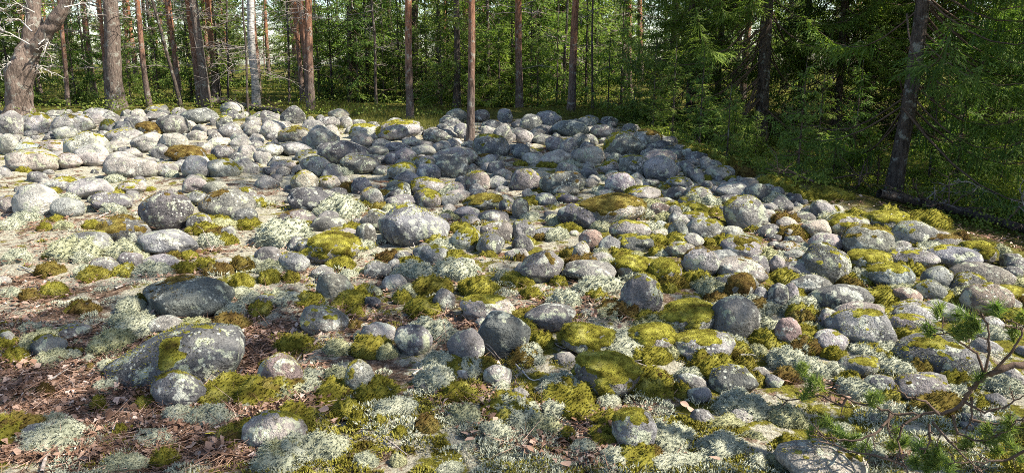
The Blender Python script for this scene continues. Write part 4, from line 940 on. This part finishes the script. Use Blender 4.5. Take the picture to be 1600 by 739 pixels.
green('undergrowth', sp, 'bright', 'low green bilberry undergrowth covering the floor of the wood', 'undergrowth', False)

# ------------------------------------------------------------------ low pine at the right edge with its branch over the stones
pb = np.array([2.75, 2.35, 0]); pb[2] = float(G(pb[0], pb[1]))
root = thing('low_pine', pb, 'low pine branch with tufts of green needles and twisted bare twigs over the stones', 'pine tree')
link('trunk', TRK['pine'][0], root, scale=(.07, .07, 3.6))
Z12 = lambda x, y: (1200 + x / S, 479 + y / S)
def br(pts): return [at(*Z12(x, y), d) - pb for x, y, d in pts]
limb = MB(); base_ = br([(1300, 180, 2.35), (1137, 252, 2.35), (1020, 285, 2.35), (960, 305, 2.38), (900, 370, 2.4), (870, 420, 2.42), (790, 470, 2.45), (680, 480, 2.5), (560, 472, 2.55), (450, 440, 2.6), (340, 402, 2.65), (240, 368, 2.7), (190, 325, 2.75), (165, 295, 2.78)])
base_ = [np.array([0, 0, .95])] + base_; t = np.linspace(0, len(base_) - 1, 60); B_ = np.array(base_); Q = np.stack([np.interp(t, np.arange(len(B_)), B_[:, i]) for i in range(3)], -1); Q[4:] += .006 * rdir(56, rg)
limb.tube(Q, np.interp(t, [0, 4, 6, 8, 14], [.014, .009, .007, .005, .002]), 8, rough=.25); link('limb', limb.build('limb', M['twig']), root)
side = [[(960, 305, 2.38), (930, 210, 2.4), (860, 160, 2.42), (780, 110, 2.45), (700, 60, 2.5)], [(960, 300, 2.38), (985, 190, 2.35), (975, 80, 2.35), (940, 10, 2.35)], [(1000, 290, 2.36), (1090, 190, 2.3), (1130, 110, 2.28), (1080, 60, 2.28)],
        [(730, 510, 2.45), (800, 590, 2.38), (880, 670, 2.3), (960, 739, 2.25)], [(680, 480, 2.5), (600, 520, 2.5), (575, 600, 2.5), (600, 690, 2.45), (620, 750, 2.4)], [(560, 475, 2.55), (480, 560, 2.5), (380, 600, 2.5), (260, 580, 2.55), (180, 570, 2.6)],
        [(350, 405, 2.65), (330, 440, 2.65), (240, 395, 2.7), (100, 410, 2.75), (10, 395, 2.8)], [(600, 700, 2.45), (480, 660, 2.45), (380, 640, 2.48), (230, 590, 2.55)], [(870, 420, 2.42), (960, 470, 2.38), (1060, 440, 2.35), (1150, 380, 2.3)],
        [(900, 500, 2.4), (1000, 520, 2.38), (1150, 505, 2.3)], [(905, 400, 2.41), (905, 480, 2.4), (880, 560, 2.4)], [(820, 480, 2.44), (840, 560, 2.42), (940, 600, 2.38), (1050, 560, 2.33), (1110, 510, 2.3)], [(715, 520, 2.48), (720, 600, 2.46), (690, 650, 2.45)], [(760, 480, 2.45), (700, 420, 2.48), (620, 400, 2.5), (560, 340, 2.52)],
        [(1137, 640, 2.25), (1060, 680, 2.28), (960, 690, 2.3), (800, 690, 2.35)], [(540, 470, 2.55), (530, 540, 2.52), (560, 600, 2.5)]]
for pts in side:
    b = MB(); twiggy(b, br(pts), .0055, .0018, rg, 6, .22); link('twig', b.build('twig', M['twig']), root)
def needle_mesh(seed):
    r = np.random.default_rng(seed); b = MB(); n = 110; d = unit(np.array([0, 0, .75]) + .8 * rdir(n, r)); c = np.stack([np.zeros(n), np.zeros(n), r.uniform(-.05, .01, n)], -1)
    b.blades(c, d, unit(np.cross(d, rdir(n, r))), r.uniform(.035, .06, n), .0018, a=r.uniform(.25, 1, n)); return b.build('needle_tuft', M['fresh'], smooth=False)
NM = [needle_mesh(i) for i in range(3)]
for j, (x, y) in enumerate([(x_ + dx_, y_ + dy_) for dx_, dy_ in ((0, 0), (16, -14)) for x_, y_ in [(905, 80), (1000, 10), (1080, 120), (750, 20), (880, 95), (150, 290), (185, 330), (170, 380), (180, 560), (340, 600), (420, 620), (450, 410), (690, 660), (720, 700), (760, 680), (960, 550), (980, 600), (1050, 590), (560, 560), (600, 600), (880, 600), (860, 630),
                           (1120, 50), (840, 40), (250, 520), (830, 110), (300, 560), (380, 590), (640, 690), (700, 720), (740, 640), (1000, 640), (1060, 520), (930, 320), (700, 100), (210, 350), (140, 270), (480, 400), (1100, 660), (540, 620), (660, 620), (800, 720)]]):
    dpt = np.interp(x, [0, 1137], [2.78, 2.3]); p = at(*Z12(x, y), dpt) - pb; d = Vector((rg.normal() * .7 - .5, rg.normal() * .7, .7 + abs(rg.normal()) * .4)).normalized()
    link('needle_tuft', NM[j % 3], root, loc=p, rot=Vector((0, 0, 1)).rotation_difference(d), scale=rg.uniform(.62, .95))
print('objects', len(bpy.data.objects), 'tris', sum(len(m_.polygons) for m_ in bpy.data.meshes))
